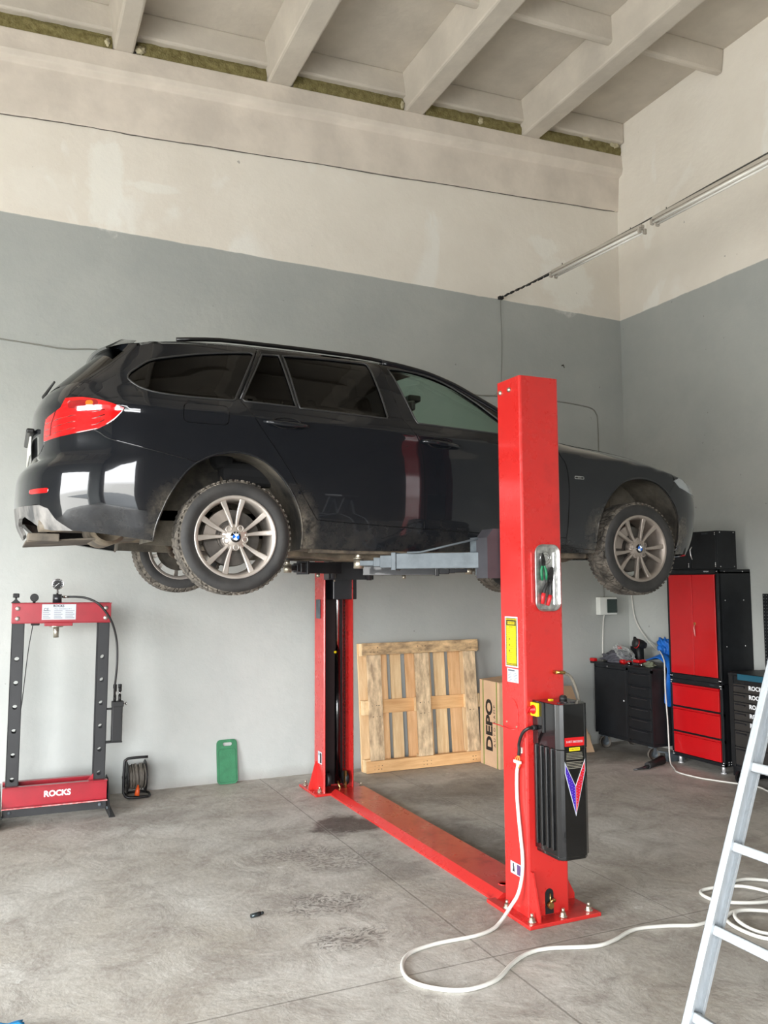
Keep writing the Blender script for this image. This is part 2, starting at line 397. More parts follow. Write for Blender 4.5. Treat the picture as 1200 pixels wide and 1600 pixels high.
# concrete girder along the back wall, its underside rising to the right with the roof
def girder():
    m = MB(); rows = []; n = 60
    from mathutils import noise as NZ
    for k in range(n+1):
        x = XL+(WX-XL)*k/n; zb = 5.663+.0505*(x+.14)+.012*NZ.noise(Vector((x*1.3, 0, 0))); zl = 6.138+.041*(x+.15)+.008*NZ.noise(Vector((x*2, 4, 0))); zt = ZT(x)
        rows.append([(x, WY, zb), (x, WY-.018, zb+.002), (x, WY-.045, zl-.03), (x, WY-.10, zl), (x, WY-.115, zl+.05), (x, WY-.10, zt), (x, WY, zt)])
    m.grid(rows, smooth=False); return m
o = struct(girder().build('trim_1', M_gird, bev=.008, rec=True))
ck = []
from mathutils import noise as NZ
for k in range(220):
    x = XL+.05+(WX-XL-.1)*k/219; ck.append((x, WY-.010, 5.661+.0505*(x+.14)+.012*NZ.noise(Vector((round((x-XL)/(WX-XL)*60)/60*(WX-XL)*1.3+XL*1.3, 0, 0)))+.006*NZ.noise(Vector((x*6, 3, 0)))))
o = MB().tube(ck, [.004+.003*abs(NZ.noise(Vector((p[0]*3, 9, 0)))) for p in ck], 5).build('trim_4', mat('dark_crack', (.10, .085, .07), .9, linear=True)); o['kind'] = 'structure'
# ribbed roof slabs: a plate with ribs along Y and shallow ribs along X
def roof():
    m = MB(); ribs = [(.744, .914), (2.14, 2.38), (3.58, 3.80), (5.0, 5.22)]
    xs = [r for r in ribs]; k = 1
    while xs[0][0] > XL+1.4: xs.insert(0, (xs[0][0]-1.44, xs[0][1]-1.44))
    sl = .0385
    def sbox(x0, x1, y0, y1, d0, d1, tx=0, ty=0):     # sheared box; tx, ty = taper of the underside
        v = []
        for z, t in ((d0, 1), (d1, 0)):
            for (x, y) in ((x0+tx*t, y0+ty*t), (x1-tx*t, y0+ty*t), (x1-tx*t, y1-ty*t), (x0+tx*t, y1-ty*t)): v.append(m.bm.verts.new((x, y, ZT(x)+z)))
        for f in ((3, 2, 1, 0), (4, 5, 6, 7), (0, 1, 5, 4), (1, 2, 6, 5), (2, 3, 7, 6), (3, 0, 4, 7)): m._f([v[i] for i in f])
    sbox(XL-.1, WX+.1, YF-.2, WY+.1, .36, .42)
    for a, b in xs:
        w = .055; sbox(a-w, b+w, YF-.2, WY-.005, 0, .37, tx=w)
    edges = [XL]+[v for ab in xs for v in ab]+[WX]
    for i in range(0, len(edges), 2):
        x0, x1 = edges[i]+(.0 if i else 0), edges[i+1]
        if x1-x0 < .1: continue
        sbox(x0, x1, WY-.16, WY, .125, .365, ty=.0)                 # end rib of the slab over the wall
        y = 5.86
        while y > YF:
            sbox(x0, x1, y-.07, y+.07, .13, .365, ty=.035); y -= 1.47
    return m
struct(roof().build('ceiling', M_ceil, bev=.02, rec=True))
# the strip of mineral wool stuffed between girder and slabs, with blobs of foam
wl = MB()
from mathutils import noise as NZ
def strip(x0, x1):
    rows = []; n = int((x1-x0)/.04)+1
    for k in range(n+1):
        x = x0+(x1-x0)*k/n; r = []
        for j in range(7):
            t = j/6; z = ZT(x)-.012+t*.15; y = WY-.085+.02*NZ.noise(Vector((x*9, t*4, 1)))-.012*math.sin(math.pi*t)
            r.append((x, y, z))
        rows.append(r)
    wl.grid(rows)
bx = [XL, -2.0, -.60, .744-.01, .914+.03, 2.14-.01, 2.38+.01, 3.58-.01, 3.80+.01, 5.0-.01, 5.22+.01, WX-.005]
for i in range(0, len(bx), 2): strip(bx[i], bx[i+1])
strip(-.5, .735)
o = wl.build('insulation_strip', M_wool, rec=True); o['kind'] = 'structure'; o.name = 'trim_2'
fm = MB()
for (x, z, sx) in ((.97, .04, .045), (3.55, .05, .02), (3.82, .12, .02), (4.47, .06, .025), (6.25, .12, .06), (5.85, .13, .06), (.69, .05, .02)):
    fm.blob((x, WY-.10, ZT(x)+z), (sx, .02, .035), seed=x, amp=.4, sub=3)
o = fm.build('trim_3', M_foam); o['kind'] = 'structure'
# outside: apron in front of the door
M_out = mat('outdoor_asphalt', (.14, .14, .135), .9, var=.1, vscale=3, linear=True)
o = MB().b2(-30, 25, -40, YF-.25, -.2, -.02).build('ground', M_out); o['kind'] = 'structure'
# ------------------------------------------------------------------ the car: surface functions (x forward, rear axle = 0; z above ground at rest)
def smoothtab(xs,ys,n=400,sig=0.012):
    X=np.linspace(xs[0],xs[-1],n);Y=np.interp(X,xs,ys)
    d=(X[1]-X[0]);k=max(1,int(3*sig/d));g=np.exp(-.5*((np.arange(-k,k+1)*d)/sig)**2);g/=g.sum()
    # reflect-extend linearly
    L=2*Y[0]-Y[1:k+1][::-1];Rr=2*Y[-1]-Y[-k-1:-1][::-1]
    return X,np.convolve(np.concatenate([L,Y,Rr]),g,'valid')
def tab(pts,sig):
    X,Y=smoothtab([p[0] for p in pts],[p[1] for p in pts],sig=sig)
    return lambda v:float(np.interp(v,X,Y))
def sm(x,a,b):
    t=min(1,max(0,(x-a)/(b-a)));return t*t*(3-2*t)
zbelt=tab([(-1.1,1.03),(-.5,1.015),(0,1.0),(.4,.989),(.95,.975),(1.7,.946),(2.0,.938),(2.3,.925),(2.6,.902),(2.9,.86),(3.1,.815),(3.3,.755),(3.45,.70),(3.7,.6)],.06)
zroof=tab([(-1.1,1.25),(-.72,1.29),(-.6,1.31),(-.3,1.35),(0,1.373),(.4,1.387),(.8,1.392),(1.1,1.378),(1.3,1.342),(1.5,1.27),(1.7,1.155),(1.9,1.025),(2.0,.95),(2.3,.925),(2.6,.902),(2.9,.86),(3.1,.815),(3.3,.755),(3.45,.70),(3.7,.6)],.04)
prof=tab([(.10,.085),(.17,.058),(.25,.034),(.31,.022),(.36,.012),(.5,.003),(.62,0),(.74,.004),(.82,.011),(.86,.013),(.885,.006),(.93,.028),(.985,.062),(1.03,.09)],.008)
green=tab([(-.05,.052),(0,.068),(.1,.108),(.2,.153),(.3,.205),(.36,.25),(.40,.30),(.45,.38)],.02)
Wx=tab([(-1.2,.86),(-.6,.885),(-.2,.902),(.4,.905),(2.2,.905),(2.8,.902),(3.2,.885),(3.6,.86)],.12)
xr=tab([(.05,-.92),(.15,-.98),(.23,-1.06),(.30,-1.095),(.42,-1.11),(.55,-1.105),(.60,-1.09),(.645,-1.035),(.68,-1.025),(.82,-1.03),(.95,-1.03),(1.02,-1.0),(1.08,-.95),(1.2,-.83),(1.3,-.72),(1.4,-.64)],.012)
xf=tab([(.05,3.42),(.15,3.48),(.22,3.53),(.30,3.565),(.48,3.60),(.60,3.585),(.70,3.54),(.78,3.44),(.9,3.2)],.02)
XC,XF,LC=-.42,3.02,.95
def width(x,z):
    zb=zbelt(x)
    if z<=zb:
        v=z if z<.6 else .6+(z-.6)*(.985-.6)/(zb-.6)
        i=prof(v)+.09*sm(x,1.9,2.4)*max(0,(v-.84)/.145)**2
    else:
        i=green(z-zb)*(1-0)+.0
        i+=sm(z-zb,0,.3)*(.05*sm(x,.9,1.9)+.045*sm(-x,0,.8))
        f=sm(x,1.9,2.4)
        i+=.09*f
    # bumper tuck
    i+=.03*sm(-x,.45,.8)*sm(-z,-.45,-.2)
    return Wx(x)-i
def P(s,z,side=-1):
    if XC<=s<=XF: return (s,side*width(s,z),z)
    if s<XC:
        t=min(1,(XC-s)/LC);ph=t*math.pi/2;c,d=math.cos(ph),math.sin(ph);n=2.6
        r=(c**n+d**n)**(-1/n);a=XC-xr(z);x=XC-a*r*d
        return (x,side*width(x if True else XC,z)*r*c,z)
    t=min(1,(s-XF)/LC);ph=t*math.pi/2;c,d=math.cos(ph),math.sin(ph);n=3.2
    r=(c**n+d**n)**(-1/n);a=xf(z)-XF;x=XF+a*r*d
    return (x,side*width(x,z)*r*c,z)
def N3(s, z, side):
    h = .004
    a = Vector(P(s+h, z, side))-Vector(P(s-h, z, side)); b = Vector(P(s, z+h, side))-Vector(P(s, z-h, side))
    n = a.cross(b) if side < 0 else b.cross(a)
    return n.normalized() if n.length > 1e-12 else Vector((0, side, 0))
def car_paint():
    m = bpy.data.materials.new('black_car_paint'); m.use_nodes = True; nt = m.node_tree; p = principled(m)
    tc = N(nt, 'ShaderNodeTexCoord'); v = tc.outputs['Object']; s = N(nt, 'ShaderNodeSeparateXYZ'); nt.links.new(v, s.inputs[0])
    n = noise(nt, v, 9, 6, .7); n2 = noise(nt, v, 60, 4, .7)
    low = step(nt, s.outputs[2], .42, .17, 0, 1)
    def arch(cx):
        dx = math_(nt, 'SUBTRACT', s.outputs[0], cx); dz = math_(nt, 'SUBTRACT', s.outputs[2], .30)
        d = math_(nt, 'SQRT', math_(nt, 'ADD', math_(nt, 'MULTIPLY', dx, dx), math_(nt, 'MULTIPLY', dz, dz)))
        return step(nt, d, .50, .40)
    a = math_(nt, 'MULTIPLY', math_(nt, 'MAXIMUM', arch(0.0), arch(2.83)), step(nt, s.outputs[2], .55, .25))
    d = math_(nt, 'MULTIPLY', math_(nt, 'MAXIMUM', math_(nt, 'MULTIPLY', low, .13), a), step(nt, n, .38, .72))
    d = math_(nt, 'MULTIPLY', d, step(nt, n2, .3, .6, .4, 1))
    film = math_(nt, 'MULTIPLY', step(nt, n, .3, .7, .3, 1), step(nt, s.outputs[2], .75, .3, .0, .010))
    c = mixc(nt, math_(nt, 'ADD', math_(nt, 'MULTIPLY', d, .75), film), (.0065, .0075, .0095), (.24, .205, .155))
    nt.links.new(c, p.inputs['Base Color'])
    nt.links.new(math_(nt, 'ADD', .16, math_(nt, 'MULTIPLY', d, .6)), p.inputs['Roughness'])
    nt.links.new(math_(nt, 'SUBTRACT', 1, math_(nt, 'MULTIPLY', d, .9), clamp=True), p.inputs['Coat Weight'])
    p.inputs['Coat Roughness'].default_value = .035; p.inputs['Coat IOR'].default_value = 1.42; p.inputs['Specular IOR Level'].default_value = .06
    return m
M_paint = car_paint()
M_inner = mat('black_underseal', (16, 15, 14), .85, var=.3, vscale=8)
M_mud = mat('muddy_underbody', (.030, .024, .018), .9, rgb2=(.16, .125, .085), vscale=7, bump=.6, bscale=30, linear=True)
M_mudd = mat('dusty_wheelhouse', (.018, .016, .013), .92, rgb2=(.13, .112, .085), vscale=4, bump=.5, bscale=22, linear=True)
M_rubber = mat('black_rubber', (18, 18, 18), .6, var=.2)
M_trim = mat('satin_black_trim', (11, 11, 12), .32, var=.1)
M_seal = mat('window_seal_rubber', (.022, .022, .022), .38, linear=True, var=.1)
M_greyap = mat('dusty_grey_plastic', (.055, .055, .055), .55, rgb2=(.22, .21, .195), vscale=11, bump=.3, bscale=50, linear=True, stretch=(1, 1, .5))
M_tyre = mat('tyre_sidewall', (.012, .0118, .0115), .7, rgb2=(.028, .026, .024), vscale=7, linear=True, bump=.2, bscale=40)
def tread_mat():
    m = mat('muddy_tyre_tread', (.030, .026, .021), .95, rgb2=(.15, .13, .105), vscale=12, linear=True)
    nt = m.node_tree; p = principled(m); tc = N(nt, 'ShaderNodeTexCoord')
    vo = N(nt, 'ShaderNodeTexVoronoi'); vo.feature = 'DISTANCE_TO_EDGE'; vo.inputs['Scale'].default_value = 24
    mp = N(nt, 'ShaderNodeMapping'); mp.inputs['Scale'].default_value = (1, .6, 1); nt.links.new(tc.outputs['Object'], mp.inputs[0]); nt.links.new(mp.outputs[0], vo.inputs[0])
    b = N(nt, 'ShaderNodeBump'); b.inputs['Strength'].default_value = 1; b.inputs['Distance'].default_value = .008
    nt.links.new(step(nt, vo.outputs[0], 0, .16), b.inputs['Height']); nt.links.new(b.outputs[0], p.inputs['Normal']); return m
M_tread = tread_mat()
M_rim = mat('dusty_alloy', (.50, .455, .41), .38, metal=.75, var=.10, vscale=9, linear=True)
M_rimd = mat('brake_dusted_alloy', (.30, .26, .225), .5, metal=.6, var=.15, vscale=8, linear=True)
M_disc = mat('worn_brake_disc', (.11, .10, .09), .4, metal=.8, var=.2, vscale=14, linear=True)
M_dark = mat('black_recess', (8, 8, 8), .8)
M_blk = mat('gloss_black', (6, 6, 7), .15, coat=.5)
M_white = mat('white_enamel', (235, 238, 240), .3)
M_blue = mat('blue_enamel', (20, 95, 190), .3)
M_chrome = mat('chrome', (205, 205, 205), .12, metal=1)
M_glassF = glassmat('pale_green_side_glass', (.70, .86, .79))
M_glassR = glassmat('privacy_glass', (.018, .018, .02))
M_glassW = glassmat('windscreen_glass', (.72, .84, .80))
M_redl = mat('red_lamp_lens', (190, 8, 12), .12, coat=1, var=.3, vscale=16, stretch=(1, 1, 5))
M_redd = mat('dark_red_lamp_lens', (120, 8, 12), .12, coat=1, var=.3, vscale=16)
M_amb = mat('amber_lamp_lens', (200, 95, 10), .15, coat=1)
M_clear = mat('headlamp_lens', (150, 155, 158), .08, coat=1, metal=.3)
M_seat = mat('dark_seat_cloth', (22, 22, 23), .9, var=.2)
M_liner = mat('headliner_cloth', (70, 68, 64), .95)
car = thing('estate_car', 'black estate car with dusty ten-spoke alloy wheels raised on the red two-post lift', 'car',
            (1.151+.226*math.sin(-.01103), 5.385, 1.996-.226*math.cos(.01103)), rot=(0, .01103, 0))
LOCAL.add(car.name)
def pin(p, lp):
    c = False
    for i in range(len(lp)):
        a, b = lp[i-1], lp[i]
        if (a[1] > p[1]) != (b[1] > p[1]) and p[0] < (b[0]-a[0])*(p[1]-a[1])/(b[1]-a[1])+a[0]: c = not c
    return c
def resamp(lp, d=.016):
    out = []
    for i in range(len(lp)):
        a = np.array(lp[i]); b = np.array(lp[(i+1) % len(lp)]); L = np.hypot(*(b-a)); n = max(1, int(round(L/d)))
        if L < 1e-6: continue
        for k in range(n): out.append(tuple(a+(b-a)*k/n))
    return out
def offs(lp, d):
    """shrink a polygon by d"""
    n = len(lp); ar = sum(lp[i-1][0]*lp[i][1]-lp[i][0]*lp[i-1][1] for i in range(n)); sg = 1 if ar > 0 else -1
    out = []
    for i in range(n):
        a, b, c = np.array(lp[i-1]), np.array(lp[i]), np.array(lp[(i+1) % n])
        u = b-a; v = c-b; u = u/(np.hypot(*u)+1e-12); v = v/(np.hypot(*v)+1e-12)
        n1 = np.array([-u[1], u[0]])*sg; n2 = np.array([-v[1], v[0]])*sg; m = n1+n2; k = np.dot(m, m)
        m = m/ max(.35, k/2) if k > 1e-6 else n1
        out.append(tuple(b+m*d))
    return out
def panel(name, m, outline, holes=(), side=-1, gap=.0033, off=0, rim=.014, parent=None, g=.03, clip=True):
    """a piece of the body side: outline in (s, z) triangulated with inner grid points and laid on the surface"""
    out = resamp(offs(outline, gap)); hs = [resamp(offs(h, -gap)) for h in holes]
    loops = [out]+hs; vv = []; ed = []
    for lp in loops:
        b = len(vv); vv += [Vector(p) for p in lp]; ed += [(b+i, b+(i+1) % len(lp)) for i in range(len(lp))]
    bd = np.array([v[:] for v in vv])
    x0, y0 = bd.min(0); x1, y1 = bd.max(0)
    for i in range(int((x1-x0)/g)+1):
        for j in range(int((y1-y0)/g*1.15)+1):
            p = (x0+(i+.5*(j % 2))*g, y0+j*g/1.15)
            if pin(p, out) and not any(pin(p, h) for h in hs) and np.min(np.hypot(bd[:, 0]-p[0], bd[:, 1]-p[1])) > .012: vv.append(Vector(p))
    ov, oe, of, *_ = delaunay_2d_cdt(vv, ed, [], 0, 1e-7)
    tris = []
    for f in of:
        c = (sum(ov[i].x for i in f)/3, sum(ov[i].y for i in f)/3)
        if pin(c, out) and not any(pin(c, h) for h in hs): tris.append(tuple(f))
    used = sorted(set(i for t in tris for i in t)); idx = {u: k for k, u in enumerate(used)}
    V = []; NN = []
    for u in used:
        s_, z_ = ov[u]; n = N3(s_, z_, side); V.append(Vector(P(s_, z_, side))+n*off); NN.append(n)
    cnt = {}; F = []
    for t in tris:
        t = [idx[i] for i in t]
        a = (V[t[1]]-V[t[0]]).cross(V[t[2]]-V[t[0]])
        if a.dot(NN[t[0]]) < 0: t = t[::-1]
        F.append(t)
        for i in range(3): cnt[(t[i-1], t[i])] = 1
    nb = len(V); bmap = {}
    if rim:
        for (a, b) in [k for k in cnt if (k[1], k[0]) not in cnt]:
            for q in (a, b):
                if q not in bmap:
                    bmap[q] = len(V); V.append(V[q]-NN[q]*rim); NN.append(NN[q])
            F.append([b, a, bmap[a]]); F.append([b, bmap[a], bmap[b]])
    me = bpy.data.meshes.new(name); me.from_pydata(V, [], F); me.update()
    me.polygons.foreach_set('use_smooth', [True]*len(me.polygons))
    me.normals_split_custom_set_from_vertices([tuple(n) for n in NN])
    me.materials.append(m); o = bpy.data.objects.new(name, me); COL.objects.link(o); o.parent = parent or car
    return o
def on(pts, side=-1, off=0): return [Vector(P(s, z, side))+N3(s, z, side)*off for s, z in pts]
# shared curves in (s, z)
RARCH = crv([(-.435, .193), (-.42, .291), (-.36, .447), (-.255, .594), (-.138, .664), (-.02, .690), (.09, .677), (.194, .622), (.287, .523), (.353, .406), (.384, .288), (.39, .172)], 4)
FARCH = crv([(2.453, .20), (2.455, .373), (2.512, .523), (2.618, .644), (2.73, .696), (2.86, .708), (2.985, .675), (3.095, .590), (3.172, .468), (3.20, .30), (3.195, .192)], 4)
RD = crv([(.020, .991), (.097, .887), (.252, .672), (.382, .468), (.452, .36), (.475, .333)], 5)          # rear edge of the rear door
BL = crv([(1.032, .965), (1.075, .90), (1.118, .828), (1.142, .703), (1.15, .5), (1.15, .303)], 4)
FL = crv([(2.03, .955), (2.10, .90), (2.149, .823), (2.19, .768), (2.208, .654), (2.209, .493), (2.203, .280)], 4)
SILLT = [(.475, .333), (1.15, .303), (1.69, .287), (2.203, .280)]
zr = lambda x: zroof(x)
def ztop(s):
    if s < XC: return 1.338-.02*sm(-s, .42, .62)+.012*sm(-s, .7, 1.37)
    return zroof(s) if s < XF else float(np.interp(s, [XF, 3.2, 3.4, 3.7, 3.97], [zroof(XF), .778, .742, .712, .705]))
topl = lambda a, b, d=0, n=24: [(a+(b-a)*k/n, ztop(a+(b-a)*k/n)-d) for k in range(n+1)]
TLo = crv([(-.599, .892), (-.62, .86), (-.655, .822), (-.70, .792), (-.745, .774), (-.88, .755), (-1.044, .743)], 4)
TLu = crv([(-.893, .958), (-.80, .952), (-.722, .935), (-.66, .915), (-.599, .892)], 4)
TLi = [(-1.044, .743), (-1.040, .80), (-1.028, .865), (-.97, .885), (-.919, .907), (-.905, .93), (-.893, .958)]
SEAM = crv([(-.745, .774), (-.715, .757), (-.668, .724), (-.55, .692), (-.40, .660), (-.230, .624)], 4)
QW = crv([(-.600, 1.085), (-.585, 1.115), (-.507, 1.178), (-.40, 1.213), (-.2, 1.262), (0, 1.297), (.115, 1.314)], 4)+crv([(.128, 1.305), (.055, 1.145), (-.012, 1.0)], 2)+crv([(-.025, .992), (-.28, .989), (-.42, .996), (-.50, 1.012), (-.555, 1.040), (-.595, 1.070)], 4)
DQ = [(.187, 1.312), (.285, 1.320), (.345, .989), (.045, .995), (.038, 1.005)]
RW = crv([(.318, 1.322), (.55, 1.338), (.855, 1.345)], 3)+crv([(.868, 1.338), (.905, 1.13), (.925, .985)], 3)+[(.915, .972), (.60, .979), (.372, .985)]
FWi = crv([(1.015, 1.325), (1.12, 1.330), (1.266, 1.318), (1.422, 1.268), (1.601, 1.162), (1.736, 1.045), (1.84, .955)], 5)+[(1.83, .943), (1.708, .940), (1.40, .950), (1.128, .960)]
arch_back = lambda A: A[::-1]
tops = {}
hood_fn = None
body_hole_windows = [QW, DQ, RW, FWi]
SA = ((-1, ''), (1, ''))
for side in (-1, 1):
    # quarter panel
    cut = next(i for i, p in enumerate(RARCH) if p[1] > .624)
    cut2 = cut
    q = SEAM+RARCH[cut:]+SILLT[:1]+RD[::-1][1:]+[(.010, 1.0), (.085, 1.17), (.163, ztop(.163)-.022)]+topl(.163, -.60, .022, 20)[1:]+crv([(-.640, 1.285), (-.72, 1.19), (-.82, 1.06), (-.893, .958)], 3)+TLu[1:]+TLo[1:TLo.index(min(TLo, key=lambda p: abs(p[0]+.745)+abs(p[1]-.774)))]
    q = [p for i, p in enumerate(q) if i == 0 or (abs(p[0]-q[i-1][0])+abs(p[1]-q[i-1][1])) > 1e-4]
    # small sill corner under the arch
    FUEL = rrect(.245, .108, .028, 4, -.176, .893)
    panel('quarter_panel', M_paint, q, [QW]+([FUEL] if side < 0 else []), side)
    if side < 0: panel('fuel_flap', M_paint, FUEL, side=side, gap=.0025)
    # rear door with its window frame
    rd = RD[::-1]+[(.010, 1.0), (.085, 1.17), (.163, ztop(.163)-.022)]+topl(.163, .955, .022, 16)[1:]+[(.99, 1.15)]+BL+[(1.15, .303), (.80, .318), (.475, .333)]
    o_rd = panel('rear_door', M_paint, rd[:-1], [DQ, RW], side)
    fd = [(.955, ztop(.955)-.022), (.99, 1.15)]+BL+[(1.15, .303), (1.69, .287), (2.203, .280)]+FL[::-1][1:]+topl(1.975, .955, .022, 30)[:-1]
    o_fd = panel('front_door', M_paint, fd, [FWi], side)
    # fender
    fc = max(i for i, p in enumerate(FARCH) if p[1] > .60 and p[0] > 2.9)
    fe = FL+[(2.203, .22), (2.453, .205)]+FARCH[1:fc+1]+[(3.12, .66), (3.154, .712), (3.165, ztop(3.165)-.012)]+topl(3.165, 2.03, .008, 26)[1:-1]
    panel('front_fender', M_paint, fe, [], side)
    # sill
    si = [(.39, .172)]+[p for p in RARCH[::-1] if p[1] < .335 and p[0] > 0][1:]+[(.40, .336)]+SILLT+[(2.203, .22), (2.453, .205), (2.45, .185), (1.5, .175), (.75, .165)]
    panel('side_sill', M_paint, si, [], side, gap=.0015)
    # rear bumper and its grey apron
    ap = [(-1.37, .40), (-1.2, .392), (-.96, .385), (-.905, .36), (-.865, .30), (-.80, .243), (-.90, .246), (-.97, .262), (-1.02, .30), (-1.09, .335), (-1.17, .325), (-1.22, .285), (-1.235, .235), (-1.30, .222), (-1.37, .222)]
    bu = RARCH[:cut]+SEAM[::-1]+[p for p in TLo if p[0] < -.75]+[(-1.05, .72), (-1.08, .69), (-1.13, .67), (-1.37, .662)]+ap[:6]+[(-.706, .233), (-.55, .208)]
    bf = panel('rear_bumper', M_paint, bu, [rrect(.125, .026, .010, 3, -.965, .459)], side, gap=.002)
    panel('rear_apron', M_greyap, ap, [], side, gap=.001, rim=.02)
    o = panel('rear_reflector', M_redl, rrect(.125, .026, .010, 3, -.965, .459), side=side, gap=.001); o['label'] = 'small red reflector'
    tl = TLu+TLo[1:]+TLi[1:-1]
    o = panel('tail_light', M_redl, tl, [rrect(.15, .042, .015, 4, -.80, .915)], side, gap=.0015, off=.004, g=.02); o['label'] = 'red tail light'
    panel('reversing_lens', M_redd, rrect(.15, .042, .015, 4, -.80, .915), [rrect(.035, .026, .012, 4, -.765, .917)], side, gap=0, off=.003, parent=o, g=.02)
    panel('indicator_lens', M_amb, rrect(.035, .026, .012, 4, -.765, .917), side=side, gap=0, off=.005, parent=o, g=.02)
    for dz in (.0, .035, .07):
        MB().tube(on([(-1.02+.0, .765+dz), (-.93, .775+dz), (-.85, .785+dz), (-.73, .80+dz), (-.69, .825+dz*.8)], side, .004), .0035, 6).build('light_bar', M_redd, o)
    MB().tube(on([(-.945, .90), (-.975, .83), (-.985, .762)], side, .004), .003, 6).build('lens_joint', M_dark, o)
    # tailgate half
    RG = [(-.86, 1.06), (-.75, 1.18), (-.70, 1.25), (-.80, 1.285), (-1.0, 1.30), (-1.37, 1.305), (-1.37, 1.03), (-1.1, 1.035)]
    tg = crv([(-.893, .958), (-.82, 1.06), (-.72, 1.19), (-.640, 1.285), (-.62, 1.312)], 3)+topl(-.64, -1.37, .010, 12)+[(-1.37, .665), (-1.13, .673), (-1.08, .693), (-1.052, .722)]+TLi[:-1]
    tgo = [p for p in tg]
    NP = [(-1.175, .80), (-1.175, .69), (-1.37, .69), (-1.37, .80)]
    panel('tailgate', M_paint, tgo, [RG], side, gap=.002)
    panel('rear_screen', M_glassR, RG, side=side, gap=.003, off=-.003, rim=0)
    # front bumper, headlamp
    HL = crv([(3.156, .712), (3.30, .745), (3.50, .728), (3.72, .690)], 3)+crv([(3.80, .655), (3.78, .60), (3.60, .592), (3.35, .63), (3.20, .668)], 3)
    o = panel('headlight', M_clear, HL, side=side, gap=.002, off=.003)
    fb = FARCH[fc:]+[(3.3, .195), (3.6, .185), (3.97, .185), (3.97, ztop(3.97)-.008)]+topl(3.97, 3.165, .010, 14)[1:]+[(3.156, .712), (3.12, .66)]
    KG = rrect(.16, .12, .03, 4, 3.885, .60); IN = [(3.70, .24), (3.70, .36), (3.97, .37), (3.97, .24)]
    panel('front_bumper', M_paint, fb, [offs(HL, -.001), KG], side, gap=.002)
    panel('kidney_grille', M_trim, KG, side=side, gap=.003)
    # side glass
    for nm, poly, gm in (('rear_quarter_glass', QW, M_glassR), ('rear_door_glass', DQ, M_glassR), ('rear_door_glass', RW, M_glassR), ('front_door_glass', FWi, M_glassF)):
        panel(nm, gm, poly, side=side, gap=.002, off=-.006, rim=0, g=.05)
        fr = offs(resamp(poly, .03), -.004)
        MB().tube(on(fr, side, .0005), .0055, 6, closed=True).build('window_seal', M_seal, car)
    # black blanking strips between door frames
    MB().tube(on([(.022, 1.0), (.10, 1.17), (.172, 1.332)], side, .001), .0075, 6).build('pillar_trim', M_trim, car)
    # wheel-arch lips
    for A in (RARCH, FARCH):
        MB().tube(on(A, side, -.004), .0065, 6).build('arch_lip', M_paint, car)
    # door handles with recess cup
    for (xa, za, xb, zb) in ((.150, .877, .400, .868), (1.135, .838, 1.385, .818)):
        xm, zm = (xa+xb)/2, (za+zb)/2
        h = MB(); pts = []; rr = []
        for k in range(13):
            t = k/12; s_ = xa+(xb-xa)*t; pts.append(on([(s_, za+(zb-za)*t)], side, .006+.026*math.sin(math.pi*t)**.5)[0]); rr.append(.0115+.004*math.sin(math.pi*t))
        h.tube(pts, rr, 10); dr = o_rd if xa < 1 else o_fd
        h.build('door_handle', M_paint, dr)
        cu = MB(); ring = [on([(xm+.085*math.cos(a)*1, zm+.004+.030*math.sin(a))], side, .002)[0] for a in [2*math.pi*k/24 for k in range(24)]]
        cu.tube(ring, .0028, 6, closed=True); cu.build('handle_recess', M_trim, dr)
    # roof rail
    rl = [(-.30+.1*k, 0) for k in range(18)]; pts = []
    for k in range(19):
        x = -.30+1.50*k/18; y = side*(width(x, zroof(x))-.045); z = zroof(x)+.016+.012*min(1, 6*min(k/18, 1-k/18)+.1); pts.append((x, y, z))
    MB().tube(pts, .013, 8).build('roof_rail', M_trim, car)
    # door mirror
    mr = MB(); mr.blob((1.83, side*1.01, 1.005), (.075, .115, .075), amp=0, sub=3); mr.box((1.80, side*.90, .955), (.07, .12, .03), bev=.01)
    mo = mr.build('door_mirror', M_paint, car)
    MB().b2(1.752, 1.760, side*1.01-.09, side*1.01+.09, .955, 1.055, bev=.003).build('mirror_glass', M_chrome, mo)
    # inner liners of the wheel arches
    for cx, A in ((0, RARCH), (2.83, FARCH)):
        rows = []; zz = .25 if cx == 0 else .27
        for (s_, z_) in A:
            p = P(s_, z_, side); row = []
            for t in (0, .25, .6, 1):
                y = p[1]*(1-t)+side*.50*t; k = 1+.05*min(1, t*3)
                row.append((cx+(p[0]-cx)*k, y-side*.004, zz+(p[2]-zz)*k))
            rows.append(row)
        lm = MB(); lm.grid(rows)
        lm.prism([(r[3][0], r[3][2]) for r in rows], (0, side*.50, 0), (1, 0, 0), (0, 0, 1), (0, -side*.01, 0))
        lm.build('wheelhouse', M_mudd, car, rec=False)
    # inner body shell behind the panels
    shell = [(-.43, .20)]+RARCH[1:-1]+[(.40, .19), (2.45, .21)]+FARCH[1:-1]+[(3.2, .25), (3.9, .25)]+topl(3.9, -1.3, .03, 80)+[(-1.3, .34), (-.92, .34), (-.78, .27)]
    panel('inner_body', M_inner, shell, body_hole_windows, side, gap=-.0, off=-.022, rim=0, g=.06)
    # seams of the pale bumper line
    MB().tube(on(SEAM, side, -.001), .0022, 5).build('panel_joint', M_trim, car)
